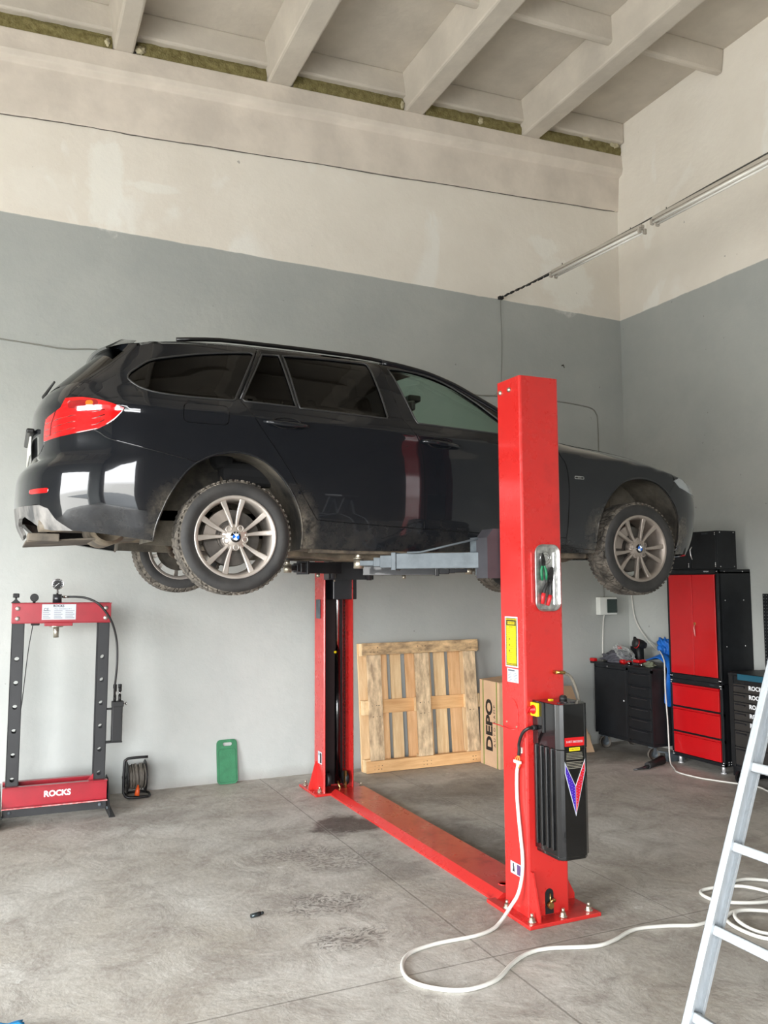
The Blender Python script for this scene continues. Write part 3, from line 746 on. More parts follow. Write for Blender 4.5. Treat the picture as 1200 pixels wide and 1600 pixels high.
# hood, windscreen and roof: skins spanning from the left edge curve to the right one
def span(name, m, ss, crown, fwd, drop=.0, nu=28, zoff=0, uexp=2.6, inset=0):
    rows = []
    for s_ in ss:
        a = Vector(P(s_, ztop(s_)-drop, -1)); w = abs(a.y)-inset; r = []
        for k in range(nu+1):
            u = -1+2*k/nu; c = 1-abs(u)**uexp; r.append((a.x+fwd(s_)*(1-u*u), w*u, a.z+crown(s_)*c*min(1, w/.55)+zoff))
        rows.append(r)
    return MB().grid(rows).build(name, m, car, rec=False)
bl = lambda s_: .27*sm(s_, 1.1, 2.0) if s_ <= 2.0 else .27*(1-sm(s_, 2.0, 2.7))
span('hood', M_paint, [1.99+(3.97-1.99)*k/60 for k in range(61)], lambda s_: .075-.02*sm(s_, 3, 3.9), bl, .004)
span('roof', M_paint, [-1.37+(1.12+1.37)*k/60 for k in range(61)], lambda s_: .048*(.55+.45*sm(s_, -1.0, .3)), lambda s_: .0, .008)
span('windscreen', M_glassW, [1.14+(1.97-1.14)*k/24 for k in range(25)], lambda s_: .05, bl, .02, inset=.045)
for side in (-1, 1):
    MB().tube([(Vector(P(x, ztop(x)-.012, side))+Vector((bl(x)*.06, -side*.03, .012))) for x in [1.0+.98*k/20 for k in range(21)]], .026, 8).build('windscreen_pillar', M_paint, car)
# rear spoiler, wiper, plates
sp_ = MB(); rows = []
for k in range(17):
    y = -.60+1.2*k/16; q = (y/.6)**2; x0 = -.52; xe = -.735+.05*q; zt = 1.372-.045*q
    rows.append([(x0, y, zt+.006), (-.60, y, zt+.004), (xe, y, zt-.040-.01*q), (xe+.01, y, zt-.056-.01*q), (-.60, y, zt-.045), (x0, y, zt-.03)])
sp_.grid(rows); sp_.build('roof_spoiler', M_paint, car)
MB().tube([(-.955, .03, 1.07), (-.975, -.06, 1.075), (-.93, -.36, 1.105)], [.016, .010, .006], 8).build('rear_wiper', M_rubber, car)
MB().b2(-1.045, -1.035, -.27, .27, .69, .80, bev=.003).build('number_plate', mat('number_plate_white', (215, 215, 205), .4), car)
MB().b2(-1.065, -1.02, -.30, .30, .815, .842, bev=.01).build('plate_lamp_bar', M_trim, car)
# fender badge
fbdg = MB(); fbdg.prism([(v[0], v[1]) for v in rrect(.075, .020, .006)], P(2.292, .681, -1), (1, 0, 0), (0, .15, 1), (0, -.004, 0)); fb_o = fbdg.build('side_badge', M_chrome, car)
MB().prism([(v[0], v[1]) for v in rrect(.066, .012, .004)], Vector(P(2.292, .681, -1))+Vector((0, -.004, 0)), (1, 0, 0), (0, .15, 1), (0, -.001, 0)).build('badge_field', M_trim, fb_o)
text('badge_lettering', 'Sport', .012, Vector(P(2.292, .681, -1))+Vector((0, -.0055, 0)), (1, 0, 0), (0, 0, 1), M_chrome, fb_o, .0003)
# cabin
for sy in (-.37, .37):
    st = MB(); st.box((1.15, sy, .62), (.50, .48, .14), bev=.05, seg=3); st.box((.92, sy, .88), (.13, .46, .56), vrot('Y', -.22), bev=.05, seg=3); st.box((.83, sy, 1.22), (.09, .26, .16), vrot('Y', -.2), bev=.04, seg=3)
    st.build('front_seat', M_seat, car)
st = MB(); st.box((.22, 0, .62), (.48, 1.2, .14), bev=.05); st.box((-.06, 0, .88), (.13, 1.2, .5), vrot('Y', -.3), bev=.05); st.build('rear_seat', M_seat, car)
MB().box((1.80, 0, .86), (.34, 1.40, .17), bev=.06, seg=3).build('dashboard', M_seat, car)
sw = MB(); rg = [Vector((1.48, .37, .90))+vrot('Y', .35) @ Vector((0, .185*math.cos(a), .185*math.sin(a))) for a in [2*math.pi*k/28 for k in range(28)]]
sw.tube(rg, .014, 8, closed=True); sw.cyl((1.50, .37, .88), (1.68, .37, .80), .03); sw.box((1.487, .37, .90), (.03, .30, .05), bev=.01); sw.build('steering_wheel', M_seat, car)
im = MB(); im.box((1.44, 0, 1.245), (.035, .235, .075), vrot('Z', .25), bev=.02, seg=3); im.cyl((1.45, 0, 1.26), (1.50, 0, 1.33), .012); im.box((1.51, 0, 1.315), (.10, .09, .05), bev=.015); im.build('interior_mirror', M_trim, car)
span('headliner', M_liner, [-.5+(1.2+.5)*k/20 for k in range(21)], lambda s_: .03, lambda s_: 0, .05, inset=.05)
# underside
ub = MB()
ub.b2(.42, 2.44, -.80, .80, .185, .24, bev=.02); ub.b2(.40, 2.42, -.11, .11, .20, .34)
for sy in (-1, 1):
    ub.b2(.55, 2.3, sy*.60-.05, sy*.60+.05, .165, .20, bev=.01); ub.b2(.45, 2.40, sy*.80-.03, sy*.80+.03, .150, .20, bev=.008)
ub.b2(-.95, .40, -.50, .50, .30, .42, bev=.03); ub.b2(2.42, 3.35, -.45, .45, .20, .32, bev=.03)
ub.b2(-.86, -.45, -.66, .66, .33, .40, bev=.02); ub.b2(3.1, 3.42, -.55, .55, .215, .24, bev=.01)
ub.build('underbody_panels', M_mud, car)
ex = MB()
ex.tube([(2.3, -.02, .20), (1.6, -.05, .165), (.9, -.05, .165), (.35, -.10, .20), (-.1, -.30, .27), (-.40, -.42, .25)], .032, 12)
ex.lathe([(0, -.28), (.085, -.275), (.105, -.25), (.105, .25), (.085, .275), (0, .28)], (-.62, -.22, .290), (0, 1, 0), 24)
ex.tube([(-.66, -.45, .29), (-.80, -.52, .29), (-.99, -.54, .275)], .035, 12); ex.tube([(-.66, .0, .28), (-.5, .1, .25), (-.3, -.1, .25)], .028, 10)
ex.build('exhaust', mat('muddy_steel', (.10, .085, .065), .6, metal=.3, rgb2=(.26, .21, .15), vscale=8, linear=True), car)
dp = MB(); dp.box((-.74, -.10, .215), (.62, .75, .010), vrot('Y', -.07), bev=.003); dp.b2(-1.04, -.88, -.52, -.30, .195, .238, bev=.005); dp.build('undertray', mat('undertray_plastic', (.05, .043, .034), .8, rgb2=(.15, .125, .095), vscale=6, linear=True), car)
for cx, ww in ((0, .74), (2.81, .74)):
    sus = MB()
    for sy in (-1, 1):
        sus.tube([(cx+.02, sy*.15, .30), (cx, sy*.45, .20), (cx, sy*ww, .19)], [.035, .03, .025], 8)
        sus.tube([(cx-.22, sy*.18, .30), (cx-.1, sy*.5, .18), (cx-.02, sy*ww, .16)], .02, 8); sus.tube([(cx+.3, sy*.2, .28), (cx+.15, sy*.5, .19), (cx+.02, sy*ww, .17)], .02, 8)
        hx = [(cx+.05*math.cos(t), sy*.55+.05*math.sin(t), .24+.055*t/6.28) for t in [k*.45 for k in range(60)]]; sus.tube(hx, .008, 6)
        sus.cyl((cx, sy*.55, .22), (cx, sy*.55, .62), .018)
    sus.lathe([(0, -.12), (.10, -.10), (.12, 0), (.10, .10), (0, .12)], (cx, 0, .27), (0, 1, 0), 20)
    sus.tube([(cx+.1, -.5, .36), (cx+.1, .5, .36)], .03, 8); sus.b2(cx+.12, cx+.30, -.5, .5, .22, .28, bev=.02)
    sus.build('suspension', M_mud, car)
# wheels: rim (part) > tyre, centre cap, bolts, brake disc
def wheel(cx, side, ang, cz=.226):
    y0 = side*.893; D = -side         # outer face plane; D points inward
    c = Vector((cx, y0, cz)); ax = Vector((0, D, 0)); rt = mat_r
    m = MB()
    R0 = .2255
    m.lathe([(R0-.012, .004), (R0+.001, .001), (R0+.004, .006), (R0+.002, .014), (R0-.006, .022), (R0-.016, .045), (R0-.018, .18), (R0, .20), (R0-.002, .204), (R0-.024, .19), (R0-.026, .05), (R0-.022, .02)], c, ax, 64, closed=True)
    m.lathe([(.0, .018), (.030, .016), (.036, .020), (.066, .026), (.074, .034), (.074, .075), (.0, .08)], c, ax, 40, cap=False)
    ez = Vector((0, 0, 1)); ex_ = Vector((1, 0, 0))
    for k in range(5):
        for d in (-1, 1):
            a = math.radians(ang+72*k+15.2*d); a1 = math.radians(ang+72*k+12.0*d*.9)
            # blade: from hub to rim, wider at the rim, deeper body behind
            secs = []
            for t in [j/8 for j in range(9)]:
                r = .055+(R0-.010-.055)*t; th = a1+(a-a1)*min(1, t*1.15); w = .0070+.0105*t; y = .020-.010*t+.006*math.sin(math.pi*t); dep = .034-.012*t
                u = ex_*math.cos(th)+ez*math.sin(th); v = ex_*-math.sin(th)+ez*math.cos(th); b = c+u*r
                secs.append([b+v*(w)+ax*(y+.004), b+v*(w*.72)+ax*y, b-v*(w*.72)+ax*y, b-v*(w)+ax*(y+.004), b-v*(w*.8)+ax*(y+dep), b+v*(w*.8)+ax*(y+dep)])
            V = [[m.bm.verts.new(p) for p in s_] for s_ in secs]
            for A, B in zip(V[:-1], V[1:]):
                for i in range(6): m._f([A[i], A[(i+1) % 6], B[(i+1) % 6], B[i]], False)
            m._f(V[0]); m._f(V[-1][::-1])
    for k in range(5):          # bolt bosses
        a = math.radians(ang+36+72*k); b = c+(ex_*math.cos(a)+ez*math.sin(a))*.056
        m.lathe([(.0115, .022), (.0175, .020), (.0195, .030), (.0195, .07)], b, ax, 16, cap=False)
    o = m.build('wheel', rt, car, rec=True)
    md = o.modifiers.new('bevel', 'BEVEL'); md.width = .0015; md.segments = 1; md.limit_method = 'ANGLE'; md.angle_limit = .7
    for k in range(5):
        b = MB(); a = math.radians(ang+36+72*k); q = c+(ex_*math.cos(a)+ez*math.sin(a))*.056
        b.lathe([(0, .034), (.011, .032), (.013, .05)], q, ax, 6, cap=False, smooth=False); b.build('wheel_bolt', M_rubber, o, rec=True)
    cp = MB(); cp.lathe([(0, .010), (.026, .011), (.030, .014), (.0305, .022)], c, ax, 40, cap=False); cp.build('centre_cap', M_blk, o, rec=True)
    for q, mm in enumerate((M_white, M_blue, M_white, M_blue)):
        e = MB(); a0 = math.radians(ang*.0+90*q+(35 if cx < 1 else 12)); cc = c+ax*.0085; vs = [e.bm.verts.new(cc)]
        for k in range(9):
            a = a0+math.radians(90)*k/8; vs.append(e.bm.verts.new(cc+ex_*.0185*math.cos(a)+ez*.0185*math.sin(a)))
        f = e.bm.faces.new(vs); g_ = bmesh.ops.extrude_face_region(e.bm, geom=[f]); bmesh.ops.translate(e.bm, verts=[v for v in g_['geom'] if isinstance(v, bmesh.types.BMVert)], vec=ax*.003)
        e.build('emblem_quarter', mm, o, rec=True)
    if side < 0:
        for ch, a in (('B', 125), ('M', 90), ('W', 55)):
            a += (35 if cx < 1 else 12)-35; q = c+ax*.0095+ex_*.0235*math.cos(math.radians(a))+ez*.0235*math.sin(math.radians(a))
            r_ = math.radians(a-90); text('emblem_letter', ch, .008, q, (math.cos(r_), 0, math.sin(r_)), (-math.sin(r_), 0, math.cos(r_)), M_white, o, .0003)
    t = MB(); RT = .318
    pr = [(R0-.004, .012), (R0+.003, .010), (.240, .004), (.256, -.004), (.274, -.006), (.288, -.001), (.300, .008), (.309, .020), (.315, .034), (RT, .05), (RT+.001, .10), (RT, .155), (.315, .171), (.309, .185), (.288, .204), (.25, .208), (R0-.004, .196)]
    sl = [0, 0, 0, 0, 0, 0, 1, 1, 1, 1, 1, 1, 1, 1, 0, 0]
    t.lathe(pr, c, ax, 96, cap=False, slots=sl)
    t.slot = 1
    for k in range(60):         # shoulder blocks
        for hh in (.018, .185):
            a = 2*math.pi*(k+(.5 if hh > .1 else 0))/60; q = c+(ex_*math.cos(a)+ez*math.sin(a))*(RT-.0052)+ax*(hh+.006 if hh < .1 else hh-.008)
            t.box(q, (.0085, .024, .020), vrot('Y', -a), bev=.003, seg=1)
    t.build('tyre', [M_tyre, M_tread], o, rec=True)
    d = MB(); d.lathe([(0, .085), (.085, .085), (.085, .10), (.155, .10), (.155, .122), (0, .122)], c, ax, 48, cap=False, smooth=False); d.build('brake_disc', M_disc, o, rec=True)
    d = MB(); d.prism([(.165*math.cos(a), .165*math.sin(a)) for a in [math.radians(100+k*10) for k in range(9)]]+[(.10*math.cos(a), .10*math.sin(a)) for a in [math.radians(180-k*10) for k in range(9)]], c+ax*.078, (1, 0, 0), (0, 0, 1), ax*.06); d.build('brake_caliper', M_rimd, o, rec=True)
    d = MB(); d.lathe([(0, .125), (.15, .125), (.16, .135), (0, .14)], c, ax, 32, cap=False); d.build('splash_guard', M_mudd, o, rec=True)
mat_r = M_rim; wheel(0, -1, 95.5)
wheel(0, 1, 70)
mat_r = M_rimd; wheel(2.81, -1, 62); wheel(2.81, 1, 20)
# ------------------------------------------------------------------ the two-post lift
def red_mat(name, dirty=.25):
    m = bpy.data.materials.new(name); m.use_nodes = True; nt = m.node_tree; p = principled(m)
    tc = N(nt, 'ShaderNodeTexCoord'); v = tc.outputs['Object']
    n = noise(nt, v, 5, 7, .7); n2 = noise(nt, v, 22, 5, .7)
    c = mixc(nt, step(nt, n, .56, .74, 0, dirty*1.6), (.46, .018, .015), (.22, .009, .009))
    c = mixc(nt, step(nt, n2, .66, .74, 0, dirty), c, (.09, .022, .018))
    nt.links.new(c, p.inputs['Base Color']); nt.links.new(step(nt, n, .3, .7, .20, .42), p.inputs['Roughness'])
    p.inputs['Coat Weight'].default_value = .4; p.inputs['Coat Roughness'].default_value = .12
    return m
M_red = red_mat('red_lift_enamel'); M_redfl = red_mat('scuffed_red_enamel', .7)
M_zinc = mat('galvanised_steel', (.075, .09, .10), .6, metal=.15, var=.2, vscale=14, linear=True)
M_bolt = mat('zinc_bolt', (.52, .47, .38), .35, metal=.9, var=.2, linear=True, vscale=20)
M_char = mat('charcoal_enamel_arm_shade', (.018, .018, .021), .35, coat=.3, linear=True, var=.2)
M_carr = mat('grey_violet_enamel', (.032, .031, .036), .5, linear=True, var=.2)
M_yel = mat('yellow_sticker', (212, 190, 8), .5)
M_red2 = mat('red_sticker', (178, 12, 16), .4)
M_paper = mat('white_sticker', (176, 180, 186), .5, var=.03)
M_ink = mat('black_ink', (18, 18, 18), .6)
M_inkg = mat('grey_ink', (72, 76, 84), .6)
M_bluev = mat('blue_foil', (50, 20, 140), .3)
M_hose = mat('black_hose', (22, 22, 22), .45)
M_hoseg = mat('grey_hose', (105, 100, 90), .5)
M_brass = mat('brass', (190, 155, 95), .3, metal=1)
M_wcab = mat('white_cable_sheath', (200, 198, 190), .45, var=.03)
M_or = mat('orange_wire', (215, 120, 45), .5)
lift = thing('two_post_lift', 'red two-post car lift with black motor cover on its near post', 'car lift', (2.64, 5.3, 0))
def base_plate(x0, x1, y0, y1, bolts, near):
    ch = .05; m = MB(); m.prism([(x0, y0), (x1, y0), (x1, y1), (x0, y1)], (0, 0, 0), (1, 0, 0), (0, 1, 0), (0, 0, .02))
    o = m.build('base_plate', M_redfl, lift, bev=.004)
    for (x, y) in bolts:
        b = MB(); b.cyl((x, y, .02), (x, y, .026), .021, 18); b.hexp((x, y, .026), (x, y, .042), .015); b.cyl((x, y, .042), (x, y, .062), .008, 12); b.build('anchor_bolt', M_bolt, o)
    return o
base_plate(2.455, 2.90, 3.673, 4.09, [(2.50, 3.72), (2.685, 3.71), (2.855, 3.72), (2.485, 3.93), (2.86, 4.0)], 1)
base_plate(2.365, 2.84, 6.60, 7.02, [(2.40, 6.95), (2.43, 6.68), (2.80, 6.68), (2.80, 6.95)], 0)
def post(x0, x1, yo, yi, top, near):
    """C-shaped post: closed side at yo, open side with lips at yi"""
    t = .008; s = 1 if yi > yo else -1; r = .012
    m = MB()
    def P2(pts): return [(x, y) for x, y in pts]
    lp = .055 if near else .012
    out = [(x0+lp, yi), (x0+.008, yi), (x0, yi-s*.008), (x0, yo+s*r), (x0+r*.3, yo+s*r*.3), (x0+r, yo), (x1-r, yo), (x1-r*.3, yo+s*r*.3), (x1, yo+s*r), (x1, yi-s*.008), (x1-.008, yi), (x1-lp, yi)]
    inn = [(x1-lp, yi-s*t), (x1-t, yi-s*t), (x1-t, yo+s*t), (x0+t, yo+s*t), (x0+t, yi-s*t), (x0+lp, yi-s*t)]
    if near:
        # opening cut into the closed side near the floor is modelled with an inset dark niche
        pass
    m.prism(out+inn, (0, 0, .02), (1, 0, 0), (0, 1, 0), (0, 0, top-.02))
    o = m.build('post', M_red, lift, rec=True)
    c = MB(); c.b2(x0+t, x1-t, min(yo+s*t, yi-s*.03), max(yo+s*t, yi-s*.03), top-.012, top-.008); c.build('post_cap', M_red, o)
    return o
pn = post(2.515, 2.768, 3.767, 3.995, 2.862, True)
pf = post(2.445, 2.712, 6.86, 6.62, 2.862, False)
li_ = MB(); li_.b2(2.455, 2.698, 6.842, 6.850, .03, 2.84); li_.b2(2.4535, 2.460, 6.635, 6.85, .03, 2.84); li_.build('dark_lining', mat('lining_black', (14, 9, 9), .5), pf)  # added black sheets make the back and left inner faces dark
# gussets
g = MB(); g.prism([(2.768, .02), (2.768, .25), (2.79, .25), (2.90, .045), (2.90, .02)], (0, 3.90, 0), (1, 0, 0), (0, 0, 1), (0, .010, 0)); g.build('gusset', M_red, pn)
g = MB(); g.prism([(3.767, .02), (3.767, .25), (3.745, .25), (3.69, .05), (3.69, .02)], (2.525, 0, 0), (0, 1, 0), (0, 0, 1), (.010, 0, 0)); g.build('gusset', M_red, pn)
g = MB(); g.prism([(2.445, .02), (2.445, .25), (2.43, .25), (2.37, .045), (2.37, .02)], (0, 6.78, 0), (1, 0, 0), (0, 0, 1), (0, .01, 0)); g.build('gusset', M_red, pf)
# bolts at the top of the near post, arch with pulley bolt at its foot
b = MB()
for y, z in ((3.955, 2.80), (3.865, 2.80)): b.lathe([(.014, 0), (.014, .004), (.009, .012), (0, .013)], (2.515, y, z), (-1, 0, 0), 16)
b.build('pulley_bolts', M_bolt, pn)
ni = MB(); ar = [(2.615, .02), (2.665, .02)]; ar = [(-.026, 0)]+[(-.026*math.cos(math.pi*k/12), .10+.028*math.sin(math.pi*k/12)) for k in range(13)]+[(.026, 0)]
ni.prism(ar, (2.640, 3.7665, .022), (1, 0, 0), (0, 0, 1), (0, -.0015, 0)); ni.build('cable_opening', M_dark, pn)
b = MB(); b.cyl((2.635, 3.765, .07), (2.635, 3.74, .07), .016, 14); b.cyl((2.635, 3.75, .07), (2.635, 3.75, .13), .004, 8); b.tube([(2.63, 3.75, .08), (2.65, 3.745, .10), (2.66, 3.745, .09)], .008, 8); b.build('cable_end', M_brass, pn)
# round cover plate and red wire on the near post's left face
cv = MB(); pts = [(3.958-.0, 1.02)]; circ = [(3.895+.062*math.cos(a), 1.045+.075*math.sin(a)) for a in [math.pi*k/16 for k in range(17)]]
cv.prism(circ+[(3.833, .955), (3.957, .955)], (2.515, 0, 0), (0, 1, 0), (0, 0, 1), (-.0035, 0, 0)); cv.build('lock_cover', M_red, pn, bev=.001)
b = MB()
for y, z in ((3.94, .99), (3.845, .975)): b.cyl((2.512, y, z), (2.507, y, z), .005, 10)
b.build('cover_screws', M_bolt, pn)
MB().tube([(2.512, 3.85, .962), (2.50, 3.90, .955), (2.49, 3.98, .965), (2.47, 4.02, .972)], .003, 6).build('release_wire', M_red, pn)
# stickers on the left face
def sticker(y0, y1, z0, z1, m, parent=pn, x=2.515, t=.001): return MB().b2(x-t, x, y0, y1, z0, z1).build('sticker', m, parent)
o = sticker(3.826, 3.949, 1.285, 1.556, M_paper); o['label'] = 'yellow and black warning sticker'
hz = MB(); hz.b2(2.5132, 2.514, 3.834, 3.941, 1.293, 1.548); hz.build('hazard_border', M_ink, pn)
hz = MB()
for k in range(30):
    z = 1.296+k*.0085
    for y in (3.8375, 3.9335): hz.prism([(0, 0), (.006, .0035), (.006, .0065), (0, .003)], (2.513, y-.001, z), (0, 1, 0), (0, 0, 1), (-.0004, 0, 0))
for k in range(9):
    for z in (1.2955, 1.5375): hz.prism([(0, 0), (.005, 0), (.009, .008), (.004, .008)], (2.513, 3.836+k*.0112, z), (0, 1, 0), (0, 0, 1), (-.0004, 0, 0))
hz.b2(2.5126, 2.513, 3.844, 3.931, 1.306, 1.508); hz.b2(2.5126, 2.513, 3.852, 3.923, 1.514, 1.530)
hz.build('hazard_field', M_yel, pn)
text('warning_lettering', 'WARNING', .016, (2.5120, 3.8875, 1.522), (0, -1, 0), (0, 0, 1), M_ink, pn, .0002)
text('warning_lettering', 'NOTICE', .010, (2.5120, 3.8875, 1.500), (0, -1, 0), (0, 0, 1), M_ink, pn, .0002)
li = MB(); rnd = random.Random(3)
for k in range(17):
    z = 1.488-k*.0105
    if k in (5, 8, 11): li.lathe([(.007, 0), (.007, .0004)], (2.5125, 3.905, z), (-1, 0, 0), 12); continue
    li.b2(2.5121, 2.5126, 3.928-rnd.uniform(.05, .078), 3.926, z, z+.0022)
li.build('sticker_text_lines', mat('olive_ink', (110, 98, 12), .6), pn)
o = sticker(3.826, 3.934, 1.205, 1.278, M_paper); o['label'] = 'white rating plate'
li = MB(); li.b2(2.5134, 2.514, 3.86, 3.925, 1.264, 1.271)
for k in range(6):
    z = 1.252-k*.0085; li.b2(2.5134, 2.514, 3.905-rnd.uniform(0, .02), 3.927, z, z+.002); li.b2(2.5134, 2.514, 3.835, 3.862+rnd.uniform(0, .015), z, z+.002)
li.build('plate_text_lines', M_inkg, pn)
o = sticker(3.832, 3.934, .200, .262, M_paper)
MB().b2(2.5132, 2.514, 3.837, 3.872, .205, .257).build('sticker_field', mat('purple_ink', (80, 55, 95), .6), pn)
pg = MB(); pg.lathe([(.006, 0), (.006, .0004)], (2.5138, 3.905, .25), (-1, 0, 0), 12); pg.prism([(-.010, 0), (.010, 0), (.004, .02), (.008, .032), (-.006, .032)], (2.5140, 3.905, .212), (0, 1, 0), (0, 0, 1), (-.0004, 0, 0)); pg.build('pictogram', M_ink, pn)
# sticker on the far post
o = MB().b2(2.4435, 2.445, 6.67, 6.76, .24, .34).build('sticker', M_paper, pf)
pg = MB(); pg.b2(2.443, 2.4436, 6.675, 6.71, .25, .33); pg.lathe([(.009, 0), (.009, .0004)], (2.4433, 6.735, .315), (-1, 0, 0), 12); pg.build('pictogram', M_ink, pf)
MB().b2(2.430, 2.445, 6.70, 6.78, 1.44, 1.60, bev=.004).build('lock_cover', M_zinc, pf)
# motor and valve block under its black cover on the near post
def prof_pu(sc, dz):
    return [(2.556, 3.764), (2.556, 3.566), (2.572, 3.548), (2.588, 3.538), (2.712, 3.533), (2.742, 3.556), (2.758, 3.60), (2.758, 3.764)]
pu = MB(); pr_ = prof_pu(1, 0)
pu.prism(pr_, (0, 0, .90), (1, 0, 0), (0, 1, 0), (0, 0, .225))
cx_, cy_ = 2.657, 3.66
low = [((x-cx_)*.985+cx_, (y-cy_)*.985+cy_) for x, y in pr_]
pu.prism(low, (0, 0, .375), (1, 0, 0), (0, 1, 0), (0, 0, .525))
pu.prism([((x-cx_)*.93+cx_, (y-cy_)*.93+cy_) for x, y in pr_], (0, 0, .357), (1, 0, 0), (0, 1, 0), (0, 0, .018))
for y in (3.60, 3.645, 3.69, 3.735): pu.b2(2.546, 2.566, y-.010, y+.010, .40, .905, bev=.004)
cover = pu.build('motor_cover', M_blk, lift, bev=.006)
cover['label'] = 'black motor cover'
s_ = MB(); s_.b2(2.541, 2.558, 3.700, 3.762, 1.045, 1.115, bev=.004); sw_o = s_.build('switch_plate', M_yel, cover)
s_ = MB(); s_.lathe([(.024, 0), (.024, .006), (.015, .008), (.014, .026), (0, .027)], (2.541, 3.731, 1.080), (-1, 0, 0), 20); s_.box((2.512, 3.731, 1.080), (.012, .012, .046), vrot('X', .7), bev=.003); s_.build('rotary_switch', M_red2, cover)
s_ = MB(); s_.cyl((2.556, 3.737, .985), (2.535, 3.737, .985), .013, 12); s_.b2(2.548, 2.560, 3.655, 3.672, .97, 1.12, bev=.003); s_.build('cable_gland', M_ink, cover)
s_ = MB()
for x, y, r in ((2.61, 3.60, .013), (2.65, 3.60, .013), (2.69, 3.60, .015)): s_.cyl((x, y, 1.125), (x, y, 1.128), r, 16)
s_.build('cover_plugs', M_char, cover)
s_ = MB(); s_.cyl((2.700, 3.69, 1.12), (2.700, 3.69, 1.142), .020, 12); s_.cyl((2.700, 3.69, 1.142), (2.700, 3.69, 1.148), .014, 12); s_.build('oil_filler_cap', M_ink, cover)
s_ = MB(); s_.b2(2.625, 2.645, 3.70, 3.72, 1.125, 1.130); s_.build('yellow_button', M_yel, cover)
# graphics on the cover front; front plane follows the profile between (2.588,3.538) and (2.712,3.533)
fx = Vector((.124, -.005, 0)).normalized(); fn = Vector((0, -1, 0))
def fr(x, z, d=.0012): t = (x-2.588)/.124; return Vector((x, 3.5395-.0048*t-d, z))
def flat(name, poly, m, d=.0012, th=.0008): return MB().prism(poly, fr(2.65, 0, d), fx, (0, 0, 1), (0, -th, 0)).build(name, m, cover)
X0 = 2.65
flat('name_label', [(2.592-X0, .917), (2.708-X0, .917), (2.708-X0, .960), (2.592-X0, .960)], M_red2)
text('label_lettering', '3-HET 380/220/50', .0155, fr(2.650, .9385, .0022), fx, (0, 0, 1), M_paper, cover, .0002, sx=.85)
flat('caution_label', [(2.618-X0, .893), (2.682-X0, .893), (2.682-X0, .910), (2.618-X0, .910)], M_yel)
text('label_lettering', 'CAUTION', .012, fr(2.65, .9015, .0022), fx, (0, 0, 1), M_ink, cover, .0002)
li = MB(); rnd = random.Random(5)
for k in range(11):
    if k == 5: continue
    z = .882-k*.0075; li.prism([(2.600-X0, z), (2.600-X0+rnd.uniform(.075, .105), z), (2.600-X0+.095, z+.0022), (2.600-X0, z+.0022)], fr(2.65, 0, .0012), fx, (0, 0, 1), (0, -.0006, 0))
li.build('label_text_lines', mat('dim_white_ink', (140, 135, 120), .6), cover)
flat('emblem_outline', [(2.590-X0, .842), (2.590-X0, .785), (2.651-X0, .572), (2.711-X0, .792), (2.711-X0, .850), (2.651-X0, .722)], M_paper)
flat('emblem_blue_half', [(2.594-X0, .825), (2.594-X0, .786), (2.6495-X0, .590), (2.6495-X0, .716)], M_bluev, .0021)
flat('emblem_red_half', [(2.6525-X0, .590), (2.707-X0, .792), (2.707-X0, .835), (2.6525-X0, .716)], M_red2, .0021)
dt = MB()
for i in range(4):
    for j in range(16):
        for sgn in (-1, 1):
            x = .008+i*.013; z = .82-j*.0135+i*-.006; zt = .716+(x/.0565)*(.107 if sgn < 0 else .117); zb = .59+(x/.0565)*.198
            if zb+.006 < z < zt-.006: dt.prism([(X0+sgn*x-2.65-.0018, z-.0018), (X0+sgn*x-2.65+.0018, z-.0018), (X0+sgn*x-2.65+.0018, z+.0018), (X0+sgn*x-2.65-.0018, z+.0018)], fr(2.65, 0, .0030), fx, (0, 0, 1), (0, -.0003, 0))
dt.build('emblem_dots', mat('pale_foil', (150, 120, 200), .4), cover)
# hydraulic hose with brass fitting
h = MB(); h.hexp((2.700, 3.763, 1.262), (2.700, 3.74, 1.262), .011); h.cyl((2.700, 3.745, 1.262), (2.752, 3.742, 1.258), .009, 12); h.build('hose_fitting', M_brass, lift)
MB().tube(crv([(2.750, 3.742, 1.258), (2.80, 3.745, 1.225), (2.845, 3.75, 1.12), (2.85, 3.75, .98), (2.80, 3.75, .90), (2.757, 3.74, .88)], 8), .008, 10).build('hydraulic_hose', M_hoseg, lift)
MB().tube(crv([(2.535, 3.737, .985), (2.505, 3.735, .983), (2.492, 3.765, .955), (2.494, 3.80, .90), (2.497, 3.806, .862), (2.498, 3.812, .835)], 8), .0085, 10).build('motor_lead', M_hose, lift)
